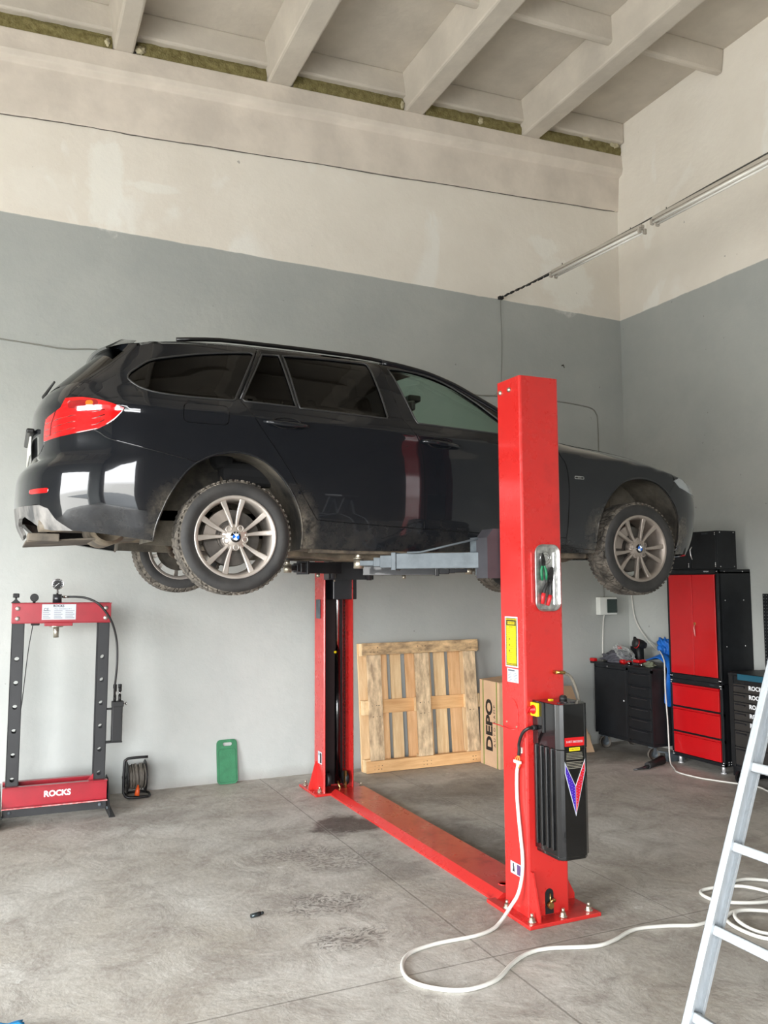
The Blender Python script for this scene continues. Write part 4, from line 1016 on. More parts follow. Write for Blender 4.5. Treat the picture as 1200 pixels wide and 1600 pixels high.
# carriages and swing arms
def carriage(y0, y1, yarm, near):
    c = MB(); c.b2(2.535, 2.75, min(y0, y1), max(y0, y1), 1.60, 2.30, bev=.006)
    s = 1 if near else -1; ya = 4.02 if near else 6.59
    q0, q1 = (ya-.02, ya+.10) if near else (ya-.10, ya+.02)
    c.prism([(2.44, 1.765), (2.84, 1.765), (2.84, 1.99), (2.80, 2.04), (2.48, 2.04), (2.44, 1.99)], (0, q0, 0), (1, 0, 0), (0, 0, 1), (0, q1-q0, 0))
    return c.build('carriage', M_carr if near else M_char, lift)
carriage(3.80, 3.98, 4.05, True); carriage(6.64, 6.80, 6.55, False)
def arm(piv, pad, m, mp, handle=False, zt=1.912):
    """telescopic swing arm from pivot to pad"""
    a = Vector((*piv, 0)); b = Vector((*pad, 0)); d = (b-a); L = d.length; u = d.normalized(); ang = math.atan2(u.y, u.x); R = Matrix.Rotation(ang, 3, 'Z')
    def bx_(m_, t0, t1, w, z0, z1, bev=.004): q = a+u*(t0+t1)/2; m_.box((q.x, q.y, (z0+z1)/2), (t1-t0, w, z1-z0), R, bev)
    o = MB(); bx_(o, -.05, L*.66, .10, zt-.09, zt); bx_(o, L*.66, L*.70, .112, zt-.098, zt+.006); o.cyl((a.x, a.y, zt-.13), (a.x, a.y, zt+.045), .022, 16)
    ao = o.build('swing_arm', m, lift)
    i = MB(); bx_(i, L*.66, L*.80, .080, zt-.083, zt-.010); bx_(i, L*.80, L*.86, .062, zt-.075, zt-.022); bx_(i, L*.86, L*1.02, .05, zt-.070, zt-.038); i.build('arm_extension', m, ao)
    p = MB(); q = Vector((*pad, 0)); p.cyl((q.x, q.y, zt-.085), (q.x, q.y, zt-.03), .030, 20); p.cyl((q.x, q.y, zt-.03), (q.x, q.y, zt+.012), .018, 16); p.lathe([(.030, 0), (.030, .006), (.018, .008)], (q.x, q.y, zt-.028), (0, 0, 1), 20); p.build('pad_screw', mp, ao)
    p = MB(); p.lathe([(.045, 0), (.052, .004), (.052, .020), (.046, .026), (0, .026)], (q.x, q.y, zt+.010), (0, 0, 1), 28); p.build('rubber_pad', M_rubber, ao)
    if handle:
        hn = MB(); n = Vector((u.y, -u.x, 0)) if u.x < 0 else Vector((u.y, -u.x, 0)); e = a+u*.03-n*.0
        s0 = a+u*.02+Vector((0, -.055, 0)); 
        hn.b2(s0.x-.010, s0.x+.004, s0.y-.012, s0.y+.10, zt-.09, zt+.085, bev=.003)
        hn.tube([(s0.x, s0.y-.005, zt+.080), (s0.x-.28, s0.y+.20, zt+.004), (s0.x-.34, s0.y+.25, zt+.002)], .006, 8)
        hn.b2(s0.x, 2.52, s0.y-.012, s0.y+.012, zt+.058, zt+.082); hn.b2(s0.x, 2.52, s0.y-.012, s0.y+.012, zt-.052, zt-.03); hn.build('arm_guard', m, ao)
    b = MB()
    if not handle:
        b.cyl((a.x+u.x*L*.35, a.y+u.y*L*.35, zt-.12), (a.x+u.x*L*.35, a.y+u.y*L*.35, zt-.09), .016, 10)
        b.build('arm_stop_bolt', M_bolt, ao)
arm((2.47, 4.14), (1.925, 4.62), M_zinc, M_bolt, True)
arm((2.81, 4.14), (3.13, 4.58), M_zinc, M_bolt)
arm((2.47, 6.47), (1.965, 6.12), M_char, M_bolt, zt=1.905)  # both far arms take a dark colour that stands in for shade
arm((2.79, 6.47), (3.55, 6.12), M_char, M_bolt, zt=1.89)
# lifting cylinder, rod, chains and pulleys inside the far post
MB().cyl((2.61, 6.74, .06), (2.61, 6.74, 1.17), .024, 20).build('hydraulic_cylinder', M_blk, lift)
MB().cyl((2.61, 6.74, 1.17), (2.61, 6.74, 1.95), .016, 16).build('piston_rod', M_chrome, lift)
MB().cyl((2.59, 6.72, 1.155), (2.575, 6.71, 1.155), .010, 10).build('bleed_plug', M_yel, lift)
ch = MB()
for k in range(60): ch.box((2.662, 6.71, .20+k*.028), (.008, .006 if k % 2 else .012, .024))
ch.build('lifting_chain', mat('oiled_chain', (50, 22, 18), .5, metal=.6), lift)
for x in (2.50, 2.655):
    w_ = MB(); w_.lathe([(.02, -.014), (.058, -.014), (.050, 0), (.058, .014), (.02, .014)], (x, 6.68, .115), (1, 0, 0), 28); w_.build('pulley', M_ink, lift)
b = MB(); b.tube([(2.58, 6.66, .10), (2.59, 6.64, .06), (2.60, 6.63, .03)], .008, 8); b.b2(2.635, 2.65, 6.63, 6.66, .03, .18); b.build('cylinder_foot', M_brass, lift)
b = MB(); b.cyl((2.53, 6.60, 1.80), (2.53, 6.60, 1.75), .008, 8); b.cyl((2.675, 6.60, 1.80), (2.675, 6.60, 1.77), .008, 8); b.build('locking_pins', M_bolt, lift)
# floor cover channel between the posts
fc_ = MB(); fc_.prism([(2.497, 0), (2.497, .012), (2.545, .046), (2.80, .046), (2.848, .012), (2.848, 0)], (0, 4.06, 0), (1, 0, 0), (0, 0, 1), (0, 2.56, 0))
fc_.lathe([(.02, 0), (.026, .004), (.030, 0)], (2.62, 4.18, .046), (0, 0, 1), 24); fc_.build('floor_cover', M_redfl, lift, rec=True)
# tray and tools sticking to the near post
ty = thing('magnetic_tray', 'long rounded steel parts tray stuck upright on the near red post', 'tray', (2.657, 3.762, 1.765))
def ringo(w, h, r): return [(2.657+x, 1.765+z) for x, z in rrect(w, h, r, 6)]
t = MB(); rows = []
for (w, h, y, r) in ((.150, .346, 3.742, .042), (.158, .354, 3.738, .045), (.162, .358, 3.741, .046), (.156, .352, 3.746, .044), (.138, .334, 3.759, .036), (.0, 0, 3.759, 0)):
    rows.append([(x, y, z) for x, z in (ringo(w, h, r) if w else [(2.657, 1.765)]*28)])
rows = [(r+[r[0]]) for r in rows]
t.grid(rows[1:5]); t.prism(ringo(.138, .334, .036), (0, 3.7625, 0), (1, 0, 0), (0, 0, 1), (0, -.004, 0))
t.build('tray_shell', mat('stamped_steel', (.55, .55, .53), .3, metal=.9, var=.35, vscale=30, linear=True, bump=.3, bscale=40), ty)
t = MB()
for r in (.020, .034): t.tube([(2.655+r*math.cos(a), 3.757, 1.87+r*math.sin(a)) for a in [2*math.pi*k/24 for k in range(24)]], .0018, 6, closed=True)
t.b2(2.712, 2.7145, 3.750, 3.758, 1.62, 1.90); t.b2(2.706, 2.7075, 3.752, 3.758, 1.62, 1.90)
t.build('embossing', M_chrome, ty)
MB().b2(2.560, 2.572, 3.752, 3.766, 1.63, 1.90, bev=.005).build('magnet_strip', M_red, ty)
def pliers(name, lab, c, ang, s, mh, grp=None):
    ca, sa = math.cos(ang), math.sin(ang)
    def q(x, z, y=3.748): return (c[0]+(x*ca-z*sa)*s, y, c[1]+(x*sa+z*ca)*s)
    o = thing(name, lab, 'pliers', (c[0], 3.75, c[1]))
    m = MB(); m.prism([(-.016, -.01), (.016, -.01), (.020, .02), (.014, .055), (.006, .085), (-.006, .085), (-.014, .055), (-.020, .02)], q(0, 0, 3.752), (ca*s, 0, sa*s), (-sa*s, 0, ca*s), (0, -.010, 0)); m.cyl(q(0, .01, 3.752), q(0, .01, 3.738), .008*s, 12)
    m.build('jaws', mat('dull_tool_steel', (48, 47, 46), .45, metal=.6, var=.4, vscale=60), o, bev=.001)
    for sg in (-1, 1):
        h = MB(); h.tube([q(sg*.006, .0), q(sg*.013, -.02), q(sg*.020, -.045), q(sg*.022, -.075), q(sg*.018, -.115)], [.008*s, .0095*s, .0105*s, .0105*s, .008*s], 10); h.build('handle', mh, o)
    return o
pliers('pliers', 'small pliers with green handles in the steel tray', (2.632, 1.835), .08, .72, mat('green_grip', (15, 110, 70), .45))
o = pliers('crimping_pliers', 'larger dark pliers with red handle ends in the steel tray', (2.668, 1.74), -.25, 1.0, mat('black_tool_grip', (30, 29, 29), .5))
rg = mat('red_grip', (190, 30, 35), .45)
for sg in (-1, 1):
    ca, sa = math.cos(-.25), math.sin(-.25)
    def q(x, z): return (2.668+x*ca-z*sa, 3.746, 1.74+x*sa+z*ca)
    h = MB(); h.tube([q(sg*.022, -.065), q(sg*.021, -.085), q(sg*.017, -.122)], [.0118, .0122, .010], 10); g_ = h.build('red_handle_sleeve', rg, o)
# ------------------------------------------------------------------ hydraulic shop press
M_pred = mat('press_red_enamel', (.27, .007, .016), .35, coat=.3, var=.12, vscale=6, linear=True)
M_pgry = mat('press_charcoal_enamel', (.0095, .010, .011), .5, var=.15, vscale=10, linear=True)
M_worn = mat('worn_red_edge', (.42, .05, .055), .6, rgb2=(.55, .30, .28), vscale=30, linear=True)
press = thing('shop_press', 'red and charcoal hydraulic workshop press standing against the wall', 'hydraulic press', (.40, 6.95, 0), rot=(0, .010, 0))
LOCAL.add(press.name)
def pb(f): return f
# local frame: x right (0 = middle), y depth (0 = middle), z up
FY = -.10
uprights = []
for sx in (-1, 1):
    xo = sx*.345; xi = sx*.262; x0, x1 = min(xo, xi), max(xo, xi)
    hl = [rrect(.034, .034, .0169, 5, .5*(x0+x1), z) for z in (.31, .485, .66, .835, 1.01, 1.185)] if True else []
    m = MB(); m.prism([(x0, .07), (x1, .07), (x1, 1.60), (x0, 1.60)], (0, FY, 0), (1, 0, 0), (0, 0, 1), (0, .005, 0), holes=hl)
    m.prism([(x0, .07), (x1, .07), (x1, 1.60), (x0, 1.60)], (0, FY+.095, 0), (1, 0, 0), (0, 0, 1), (0, .005, 0), holes=hl)
    m.b2(xo-.0025, xo+.0025, FY, FY+.10, .07, 1.60)
    m.b2(xi-.0025, xi+.0025, FY, FY+.006, .07, 1.60)
    m.build('upright', M_pgry, press)
m = MB()
for y in (FY-.03, FY+.105):
    m.b2(-.352, .352, y, y+.006, 1.452, 1.597)
    s = -1 if y < 0 else 1
    m.b2(-.355, .355, y-.02 if s < 0 else y, y+.006 if s < 0 else y+.026, 1.595, 1.601); m.b2(-.352, .352, y-.012 if s < 0 else y, y+.006 if s < 0 else y+.018, 1.449, 1.455)
cb = m.build('top_beam', M_pred, press, bev=.002)
for x in (-.312, .312):
    for z in (1.485, 1.56): b = MB(); b.lathe([(.017, 0), (.017, .004), (.012, .010), (0, .011)], (x, FY-.03, z), (0, -1, 0), 18); b.build('beam_bolt', M_rim, cb)
pl = MB().b2(-.145, .095, FY-.0325, FY-.030, 1.475, 1.590).build('rating_plate', M_paper, press)
pl['label'] = 'white rating plate'
text('plate_lettering', 'ROCKS', .024, (-.028, FY-.033, 1.5775), (1, 0, 0), (0, 0, 1), M_ink, pl, .0003, bold=.0006)
text('plate_lettering', 'CE', .030, (-.115, FY-.033, 1.552), (1, 0, 0), (0, 0, 1), M_ink, pl, .0003)
text('plate_lettering', 'Prasa hydrauliczna 20 T', .0125, (.003, FY-.033, 1.556), (1, 0, 0), (0, 0, 1), M_inkg, pl, .0003)
li = MB()
for k, z in enumerate((1.540, 1.527, 1.514, 1.500, 1.487)):
    for a, c_ in ((-.138, -.085), (-.06, .0), (.02, .085)): li.b2(a, c_-.01*(k % 2), FY-.0331, FY-.0325, z, z+.0035)
li.build('plate_text_lines', M_inkg, pl)
cy = MB(); cy.cyl((-.035, -.02, 1.597), (-.035, -.02, 1.665), .033, 28); cy.cyl((-.035, -.02, 1.44), (-.035, -.02, 1.60), .033, 28)
cyo = cy.build('hydraulic_jack', M_char, press)
rm = MB(); rm.lathe([(.050, 0), (.052, .004), (.052, .020), (.042, .022), (.040, .034)], (-.035, -.02, 1.415), (0, 0, 1), 28); rm.cyl((-.035, -.02, 1.335), (-.035, -.02, 1.42), .021, 24); rm.cyl((-.035, -.02, 1.395), (-.035, -.02, 1.40), .0225, 24); rm.build('ram', mat('oily_steel', (.50, .47, .40), .3, metal=.9, linear=True, var=.2), cyo)
rb = MB(); rb.b2(-.125, .075, FY-.036, FY+.02, 1.427, 1.458, bev=.004); rb.build('ram_bracket', M_pred, press)
g = MB(); g.cyl((-.035, -.02, 1.665), (-.035, -.02, 1.70), .008, 12); g.hexp((-.035, -.02, 1.672), (-.035, -.02, 1.685), .012); go = g.build('gauge_stem', M_chrome, press)
g = MB(); g.lathe([(0, -.022), (.036, -.020), (.040, -.012), (.042, .004), (.042, .010), (.037, .012), (.036, .006)], (-.035, -.03, 1.742), (0, -1, 0), 36, cap=False); g_o = g.build('pressure_gauge', M_chrome, press, rec=True)
MB().lathe([(0, 0), (.036, 0)], (-.035, -.0385, 1.742), (0, -1, 0), 36, cap=False).build('gauge_dial', M_ink, g_o)
nd = MB()
for k in range(11):
    a = math.radians(225-27*k); r0, r1 = .027, .034; c = Vector((-.035, -.0392, 1.742)); nd.tube([c+Vector((math.cos(a)*r0, 0, math.sin(a)*r0)), c+Vector((math.cos(a)*r1, 0, math.sin(a)*r1))], .0012, 5)
a = math.radians(40); nd.tube([c-Vector((math.cos(a)*.026, 0, math.sin(a)*.026)), c+Vector((math.cos(a)*.012, 0, math.sin(a)*.012))], .0018, 5); nd.build('gauge_needle', M_white, g_o)
h = MB(); h.cyl((.0, -.03, 1.645), (.045, -.05, 1.645), .009, 12); h.hexp((.01, -.034, 1.645), (.025, -.041, 1.645), .012); h.build('hose_coupling', M_chrome, press)
MB().tube(crv([(.045, -.05, 1.645), (.10, -.09, 1.645), (.17, -.15, 1.635), (.25, -.175, 1.595), (.315, -.175, 1.52), (.365, -.16, 1.43), (.398, -.14, 1.31), (.408, -.13, 1.18), (.405, -.12, 1.05), (.400, -.10, .95), (.405, -.07, .87)], 6), .0085, 10).build('pressure_hose', M_hoseg if False else M_hose, press)
# winch knobs on top and the thin cable to the left upright
kn = MB(); kn.lathe([(.026, 0), (.030, .006), (.030, .034), (.026, .040)], (-.20, -.08, 1.640), (0, -1, 0), 16); kn.cyl((-.20, -.08, 1.60), (-.20, -.06, 1.64), .010, 10); kn.build('winch_knob', M_rubber, press)
kn = MB(); kn.box((-.325, -.05, 1.655), (.045, .03, .032), bev=.006); kn.cyl((-.325, -.05, 1.60), (-.325, -.05, 1.645), .007, 8); kn.prism([(-.36, 1.60), (-.29, 1.60), (-.325, 1.632)], (0, -.06, 0), (1, 0, 0), (0, 0, 1), (0, .03, 0)); kn.build('winch_handle', M_rubber, press)
kn = MB(); kn.b2(-.215, -.155, -.07, .0, 1.430, 1.452, bev=.006); kn.build('winch_bracket', M_rubber, press)
MB().tube(crv([(-.20, -.04, 1.44), (-.225, -.04, 1.25), (-.245, -.04, 1.00), (-.262, -.03, .80), (-.30, -.0, .60)], 6), .0035, 6).build('winch_cable', M_hose, press)
# working table: two red channels on pins, black foot frame
def channel(y, s, z0, z1, name='table_beam'):
    m = MB(); m.b2(-.365, .362, y-.003, y+.003, z0, z1)
    m.b2(-.365, .362, y-.048 if s < 0 else y, y if s < 0 else y+.048, z0, z0+.007); m.b2(-.365, .362, y-.048 if s < 0 else y, y if s < 0 else y+.048, z1-.007, z1)
    return m.build(name, M_pred, press, bev=.002)
c1 = channel(FY-.02, -1, .115, .268); channel(FY+.125, 1, .115, .268)
MB().b2(-.366, .363, FY-.0695, FY-.0675, .1145, .1225).build('worn_edge', M_worn, c1)
text('beam_lettering', 'ROCKS', .058, (.01, FY-.024, .193), (1, 0, 0), (0, 0, 1), M_white, c1, .0006, bold=.0018)
m = MB(); m.prism([(0, 0), (.045, 0), (.0, .05)], (.262, FY-.01, .262), (-1, 0, 0), (0, 0, 1), (0, .006, 0)); m.build('corner_lug', M_pred, press)
f_ = MB(); f_.b2(-.36, .36, FY-.012, FY-.006, .045, .112); f_.b2(-.36, .36, FY+.106, FY+.112, .045, .112); f_.build('foot_crossbar', M_pgry, press)
for sx in (-1, 1):
    f_ = MB(); x = sx*.372
    f_.prism([(-.23, 0), (.30, 0), (.30, .045), (.06, .26), (-.06, .26), (-.23, .045)], (x, 0, 0), (0, 1, 0), (0, 0, 1), (sx*.006, 0, 0)); f_.b2(min(x, x+sx*.045), max(x, x+sx*.045), -.235, .30, 0, .007)
    fo = f_.build('foot', M_pgry, press)
    b = MB(); 
    for (bx_, bz) in ((sx*.315, .078),): b.lathe([(.014, 0), (.014, .004), (.010, .009), (0, .010)], (bx_, FY-.012, bz), (0, -1, 0), 16)
    b.cyl((x-sx*.004, -.16, .06), (x-sx*.012, -.16, .06), .012, 12); b.build('foot_bolts', M_zinc, fo)
# hand pump hung on the right upright
pm = MB(); pm.box((.428, -.05, .665), (.078, .065, .27), bev=.006); pm.b2(.346, .47, -.085, -.015, .523, .532); pm.b2(.346, .395, -.07, -.03, .775, .785); po = pm.build('hand_pump', M_ink, press)
pm = MB(); pm.b2(.388, .474, -.085, -.012, .795, .835, bev=.004); 
for x in (.408, .445):
    pm.cyl((x, -.05, .835), (x, -.05, .885), .011, 14); pm.cyl((x, -.05, .935), (x, -.05, .965), .014, 14); pm.cyl((x+.002, -.05, .91), (x+.002, -.05, .94), .012, 12)
pm.build('pump_head', M_rubber, po)
for x in (.408, .445): pm = MB(); pm.cyl((x, -.05, .885), (x, -.05, .912), .008, 12); pm.build('valve_stem', M_chrome, po)
pm = MB(); pm.cyl((.474, -.05, .815), (.49, -.05, .815), .006, 10); pm.lathe([(.008, 0), (.014, .004), (.014, .010), (0, .012)], (.488, -.05, .815), (1, 0, 0), 12); pm.build('bleed_screw', M_chrome, po)
# ------------------------------------------------------------------ cable reel
M_reel = mat('black_reel_plastic', (12, 12, 13), .5); M_cord = mat('grey_brown_cord', (92, 86, 78), .6, var=.25, vscale=30)
rl_ = thing('cable_reel', 'black cable reel with grey cord beside the press', 'cable reel', (1.03, 7.27, 0))
m = MB(); m.tube(crv([(1.125, 7.21, .325), (.99, 7.21, .325), (.955, 7.21, .315), (.94, 7.21, .285), (.935, 7.21, .10), (.94, 7.20, .045), (.98, 7.18, .018), (1.13, 7.18, .014)], 5), .011, 10)
m.tube(crv([(.98, 7.18, .014), (.965, 7.28, .012), (.98, 7.37, .012), (1.08, 7.385, .012), (1.145, 7.34, .012), (1.15, 7.24, .012), (1.13, 7.18, .014)], 5), .010, 8); m.build('frame', M_reel, rl_)
for x in (.965, 1.112):
    m = MB(); m.lathe([(.03, -.004), (.125, -.004), (.130, 0), (.125, .004), (.03, .004)], (x, 7.26, .165), (1, 0, 0), 40); m.build('flange', M_reel, rl_)
m = MB(); m.cyl((.93, 7.26, .165), (1.135, 7.26, .165), .012, 12); m.cyl((.967, 7.26, .165), (1.11, 7.26, .165), .045, 20); m.build('axle', M_reel, rl_)
m = MB(); rnd = random.Random(2)
for k in range(34):
    x = .976+.128*((k*5) % 34)/34; R_ = .068+.034*(k/34); tx = rnd.uniform(-.018, .018); e_ = rnd.uniform(.95, 1.06)
    m.tube([(x+tx*math.sin(a+k), 7.26+R_*e_*math.cos(a), .165+R_*math.sin(a)) for a in [2*math.pi*j/28 for j in range(28)]], .0055, 6, closed=True)
m.build('wound_cord', M_cord, rl_)
m = MB(); m.tube([(1.045, 7.168, .115), (1.040, 7.160, .075), (1.035, 7.158, .035)], [.006, .017, .021], 12); m.build('orange_plug', mat('orange_plug', (200, 80, 30), .45), rl_)
# ------------------------------------------------------------------ green kneeling pad
kp = thing('kneeling_pad', 'green kneeling pad with hand slot leaning on the wall', 'kneeling pad', (1.83, 7.37, 0), rot=(-.16, 0, -.02))
LOCAL.add(kp.name)
m = MB(); m.prism(rrect(.178, .375, .035, 6, 0, .1875), (0, -.012, 0), (1, 0, 0), (0, 0, 1), (0, .024, 0), holes=[rrect(.085, .030, .0149, 5, .005, .335)])
m.build('foam_board', mat('green_foam', (48, 108, 74), .8, var=.15, vscale=12, bump=.3, bscale=70), kp)
m = MB(); m.tube([(x, -.013, z) for x, z in rrect(.150, .28, .02, 4, 0, .155)], .002, 6, closed=True); m.build('moulded_rim', mat('dark_green_foam', (36, 92, 62), .8), kp)
# ------------------------------------------------------------------ pallet leaning on the wall
PW, PH, TL_ = 1.245, 1.175, -.093
pal = thing('wooden_pallet', 'worn wooden pallet standing on edge against the back wall', 'pallet', (3.69, 7.172, .004), rot=(TL_, 0, 0))
LOCAL.add(pal.name)
def wood(name, a, b, s, stretch): return mat(name, a, .75, rgb2=b, vscale=s, stretch=stretch, bump=.3, bscale=25)
WD = [wood('pale_board_upright', (238, 208, 162), (216, 178, 130), 5, (5, 5, .6)), wood('orange_board_upright', (232, 190, 142), (210, 162, 112), 5, (6, 5, .6)),
      wood('pale_board_level', (238, 208, 162), (220, 182, 134), 5, (.6, 5, 6)), wood('orange_board_level', (230, 186, 132), (208, 158, 106), 5, (.6, 5, 6)),
      wood('stained_board_upright', (232, 204, 164), (160, 136, 108), 6, (3, 3, 1.1)), wood('stained_board_level', (226, 190, 142), (130, 108, 82), 6, (1.1, 3, 3)), wood('block_end_grain', (242, 216, 170), (224, 190, 142), 14, (1, 1, 1))]
def pboard(name, x0, x1, y0, y1, z0, z1, m):
    o = MB().b2(x0-PW/2, x1-PW/2, y0, y1, z0, z1, bev=.003).build(name, m, pal); return o
rj = random.Random(11)
pboard('skid_board', 0, PW, 0, .022, 1.065, PH, WD[5]); pboard('skid_board', 0, PW, 0, .022, 0, .105, WD[5]).data.materials[0] = WD[3]
for x0, x1, m_ in ((.045, .185, WD[4]), (.540, .690, WD[4]), (1.075, 1.205, WD[4])): pboard('skid_board', x0, x1, .001, .023, .107, 1.063, m_)
for z0, z1 in ((0, .12), (.515, .650), (1.055, PH)):
    for x0, x1 in ((.002, .145), (.555, .70), (1.10, PW-.002)): pboard('block', x0, x1, .023, .100, z0+.002, z1-.002, WD[6])
for z0, z1, m_ in ((.0, .10, WD[3]), (.520, .645, WD[3]), (1.075, PH, WD[3])): pboard('stringer_board', 0, PW, .100, .120, z0, z1, m_)
for x0, x1, m_ in ((.0, .145, WD[0]), (.15, .300, WD[1]), (.335, .445, WD[0]), (.492, .60, WD[1]), (.605, .765, WD[0]), (.805, .925, WD[0]), (.965, 1.09, WD[1]), (1.095, PW, WD[0])): pboard('deck_board', x0, x1, .121, .141, 0, PH, m_)
nl = MB()
for x in (.08, .12, .15, .58, .62, .66, 1.11, 1.15):
    for z in (.03, .06, .50, .60, 1.09, 1.13): nl.cyl((x-PW/2+rj.uniform(-.01, .01), .0005, z), (x-PW/2, -.0006, z), .0035, 8)
nl.build('nail_heads', M_rubber, pal)
# ------------------------------------------------------------------ cardboard box and sheet
M_card = mat('brown_cardboard', (.50, .33, .20), .85, var=.08, vscale=4, linear=True, bump=.15, bscale=40)
M_strap = mat('green_strap', (100, 125, 45), .5)
bx = thing('cardboard_box', 'brown cardboard box with green straps and black print beside the pallet', 'box', (4.56, 6.97, 0))
m = MB(); m.b2(4.25, 4.87, 6.80, 7.15, 0, .795, bev=.004); bo = m.build('carton', M_card, bx)
m = MB(); m.prism([(0, 0), (.31, .02), (.31, .024), (0, .004)], (4.25, 6.80, .795), (1, 0, 0), (0, 0, 1), (0, .35, 0)); m.prism([(0, 0), (-.31, .02), (-.31, .024), (0, .004)], (4.87, 6.80, .795), (1, 0, 0), (0, 0, 1), (0, .35, 0)); m.build('lid_flaps', M_card, bx)
for y in (7.085, 6.842):
    m = MB(); m.b2(4.2475, 4.8725, y-.006, y+.006, -.0, .7975); m.b2(4.248, 4.872, y-.006, y+.006, .79, .798); 
    m.build('strap', M_strap, bx)
text('carton_lettering', 'DEPO', .155, (4.2485, 6.975, .385), (0, 0, 1), (0, 1, 0), M_ink, bx, .0004, bold=.006, sx=1.22)
text('carton_lettering', 'A U T O   L A M P', .040, (4.2485, 6.885, .385), (0, 0, 1), (0, 1, 0), M_ink, bx, .0004, sx=1.25)
cs = thing('cardboard_sheet', 'flat brown cardboard piece leaning in the corner behind the near post', 'cardboard', (5.25, 7.11, 0), rot=(-.42, 0, -.07)); LOCAL.add(cs.name)
m = MB(); m.prism([(-.30, 0), (.315, 0), (.24, .70), (-.30, .72)], (0, 0, 0), (1, 0, 0), (0, 0, 1), (0, .010, 0)); m.build('cardboard_leaf', M_card, cs)
# ------------------------------------------------------------------ tool cabinets along the right wall (fronts face -X)
M_cblk = mat('black_powder_coat', (.009, .010, .0115), .42, spec=.3, linear=True, var=.2, vscale=12, bump=.05, bscale=200)
M_cred = mat('cabinet_red', (.43, .004, .007), .28, coat=.4, linear=True, var=.05, vscale=3)
M_rivet = mat('bright_rivet', (220, 220, 220), .25, metal=.6)
XF_ = 5.94; CY0, CY1 = 5.735, 6.385
def rivets(pts, parent, n=(-1, 0, 0), r=.006):
    m = MB()
    for p in pts: m.lathe([(r, 0), (r, .002), (0, .004)], p, n, 8)
    return m.build('rivets', M_rivet, parent)
# base with three drawers
cb_ = thing('drawer_cabinet', 'base cabinet with three red drawers and black frame, lowest of the red stack', 'cabinet', (6.14, 6.06, 0))
m = MB(); m.b2(XF_+.02, 6.34, CY0, CY1, .075, .80); m.b2(XF_, XF_+.03, CY0, CY0+.030, .07, .80, bev=.003); m.b2(XF_, XF_+.03, CY1-.030, CY1, .07, .80, bev=.003); m.b2(XF_, XF_+.03, CY0, CY1, .07, .10, bev=.003); m.b2(XF_, XF_+.03, CY0, CY1, .765, .805, bev=.003)
for z in (.292, .528): m.b2(XF_+.004, XF_+.03, CY0, CY1, z-.012, z+.012)
co = m.build('cabinet_body', M_cblk, cb_)
for z0, z1 in ((.108, .300), (.318, .535), (.553, .760)):
    m = MB(); m.b2(XF_-.008, XF_+.012, CY0+.036, CY1-.036, z0, z1-.022, bev=.003); m.prism([(0, 0), (-.012, .012), (-.004, .024), (.012, .024), (.012, 0)], (XF_, CY0+.036, z1-.024), (1, 0, 0), (0, 0, 1), (0, CY1-CY0-.072, 0)); m.build('drawer', M_cred, cb_)
rivets([(XF_-.001, y, z) for y in (CY0+.012, CY0+.026, CY1-.012, CY1-.026) for z in (.085, .785)]+[(XF_-.001, y, z) for y in (CY0+.014, CY1-.014) for z in (.105, .765)], co)
rivets([(x, CY0, z) for x in (5.99, 6.02, 6.20) for z in (.09, .11)], co, (0, -1, 0))
for x in (5.985, 6.27):
    for y in (CY0+.06, CY1-.06):
        m = MB(); m.cyl((x, y, .0), (x, y, .012), .026, 14); m.cyl((x, y, .012), (x, y, .075), .016, 12); m.build('levelling_foot', [M_rivet], cb_)
text('cabinet_lettering', 'ROCKS', .016, (XF_-.001, CY0+.12, .784), (0, -1, 0), (0, 0, 1), M_inkg, co, .0003)
# tall two-door cabinet on top
up = thing('tall_cabinet', 'tall cabinet with two red doors standing on the red drawer base', 'cabinet', (6.14, 6.06, .805))
UX = 5.94
m = MB(); m.b2(UX+.02, 6.345, CY0+.002, CY1+.002, .806, 1.82); m.b2(UX, UX+.03, CY0+.002, CY0+.032, .806, 1.845, bev=.003); m.b2(UX, UX+.03, CY1-.028, CY1+.002, .806, 1.845, bev=.003); m.b2(UX, UX+.03, CY0, CY1, .806, .85, bev=.003); m.b2(UX, 6.345, CY0+.002, CY1+.002, 1.805, 1.845, bev=.003)
uo = m.build('cabinet_body', M_cblk, up)
ym = (CY0+CY1)/2-.008
for y0, y1 in ((CY0+.036, ym-.002), (ym+.002, CY1-.032)):
    m = MB(); m.b2(UX-.010, UX+.012, y0, y1, .858, 1.797, bev=.004); m.b2(UX-.004, UX+.012, y0+.0, y0+.012, .86, 1.795); do = m.build('door', M_cred, up)
    if y0 < ym-.1:
        m = MB(); m.lathe([(.010, 0), (.010, .004), (0, .005)], (UX-.010, y1-.025, 1.335), (-1, 0, 0), 14); m.b2(UX-.016, UX-.010, y1-.034, y1-.016, 1.325, 1.35); kk = m.build('lock', M_brass, do)
        m = MB(); m.tube([(UX-.016, y1-.025, 1.33), (UX-.030, y1-.028, 1.30), (UX-.022, y1-.03, 1.235), (UX-.014, y1-.032, 1.22)], [.004, .008, .008, .003], 8, flat=.4); m.build('key_fob', mat('clear_key_tag', (200, 120, 115), .3), do)
rivets([(6.02, CY0+.002, z) for z in (1.825, 1.56, 1.14)]+[(6.25, CY0+.002, z) for z in (1.825, 1.56, 1.14)], uo, (0, -1, 0))
rivets([(UX-.001, y, z) for y in (CY0+.014, CY1-.012) for z in (.83, 1.825)]+[(UX-.001, CY0+.03, .83), (UX-.001, CY1-.03, .83)], uo)
text('cabinet_lettering', 'ROCKS', .018, (UX-.001, CY0+.14, 1.825), (0, -1, 0), (0, 0, 1), M_white, uo, .0003)
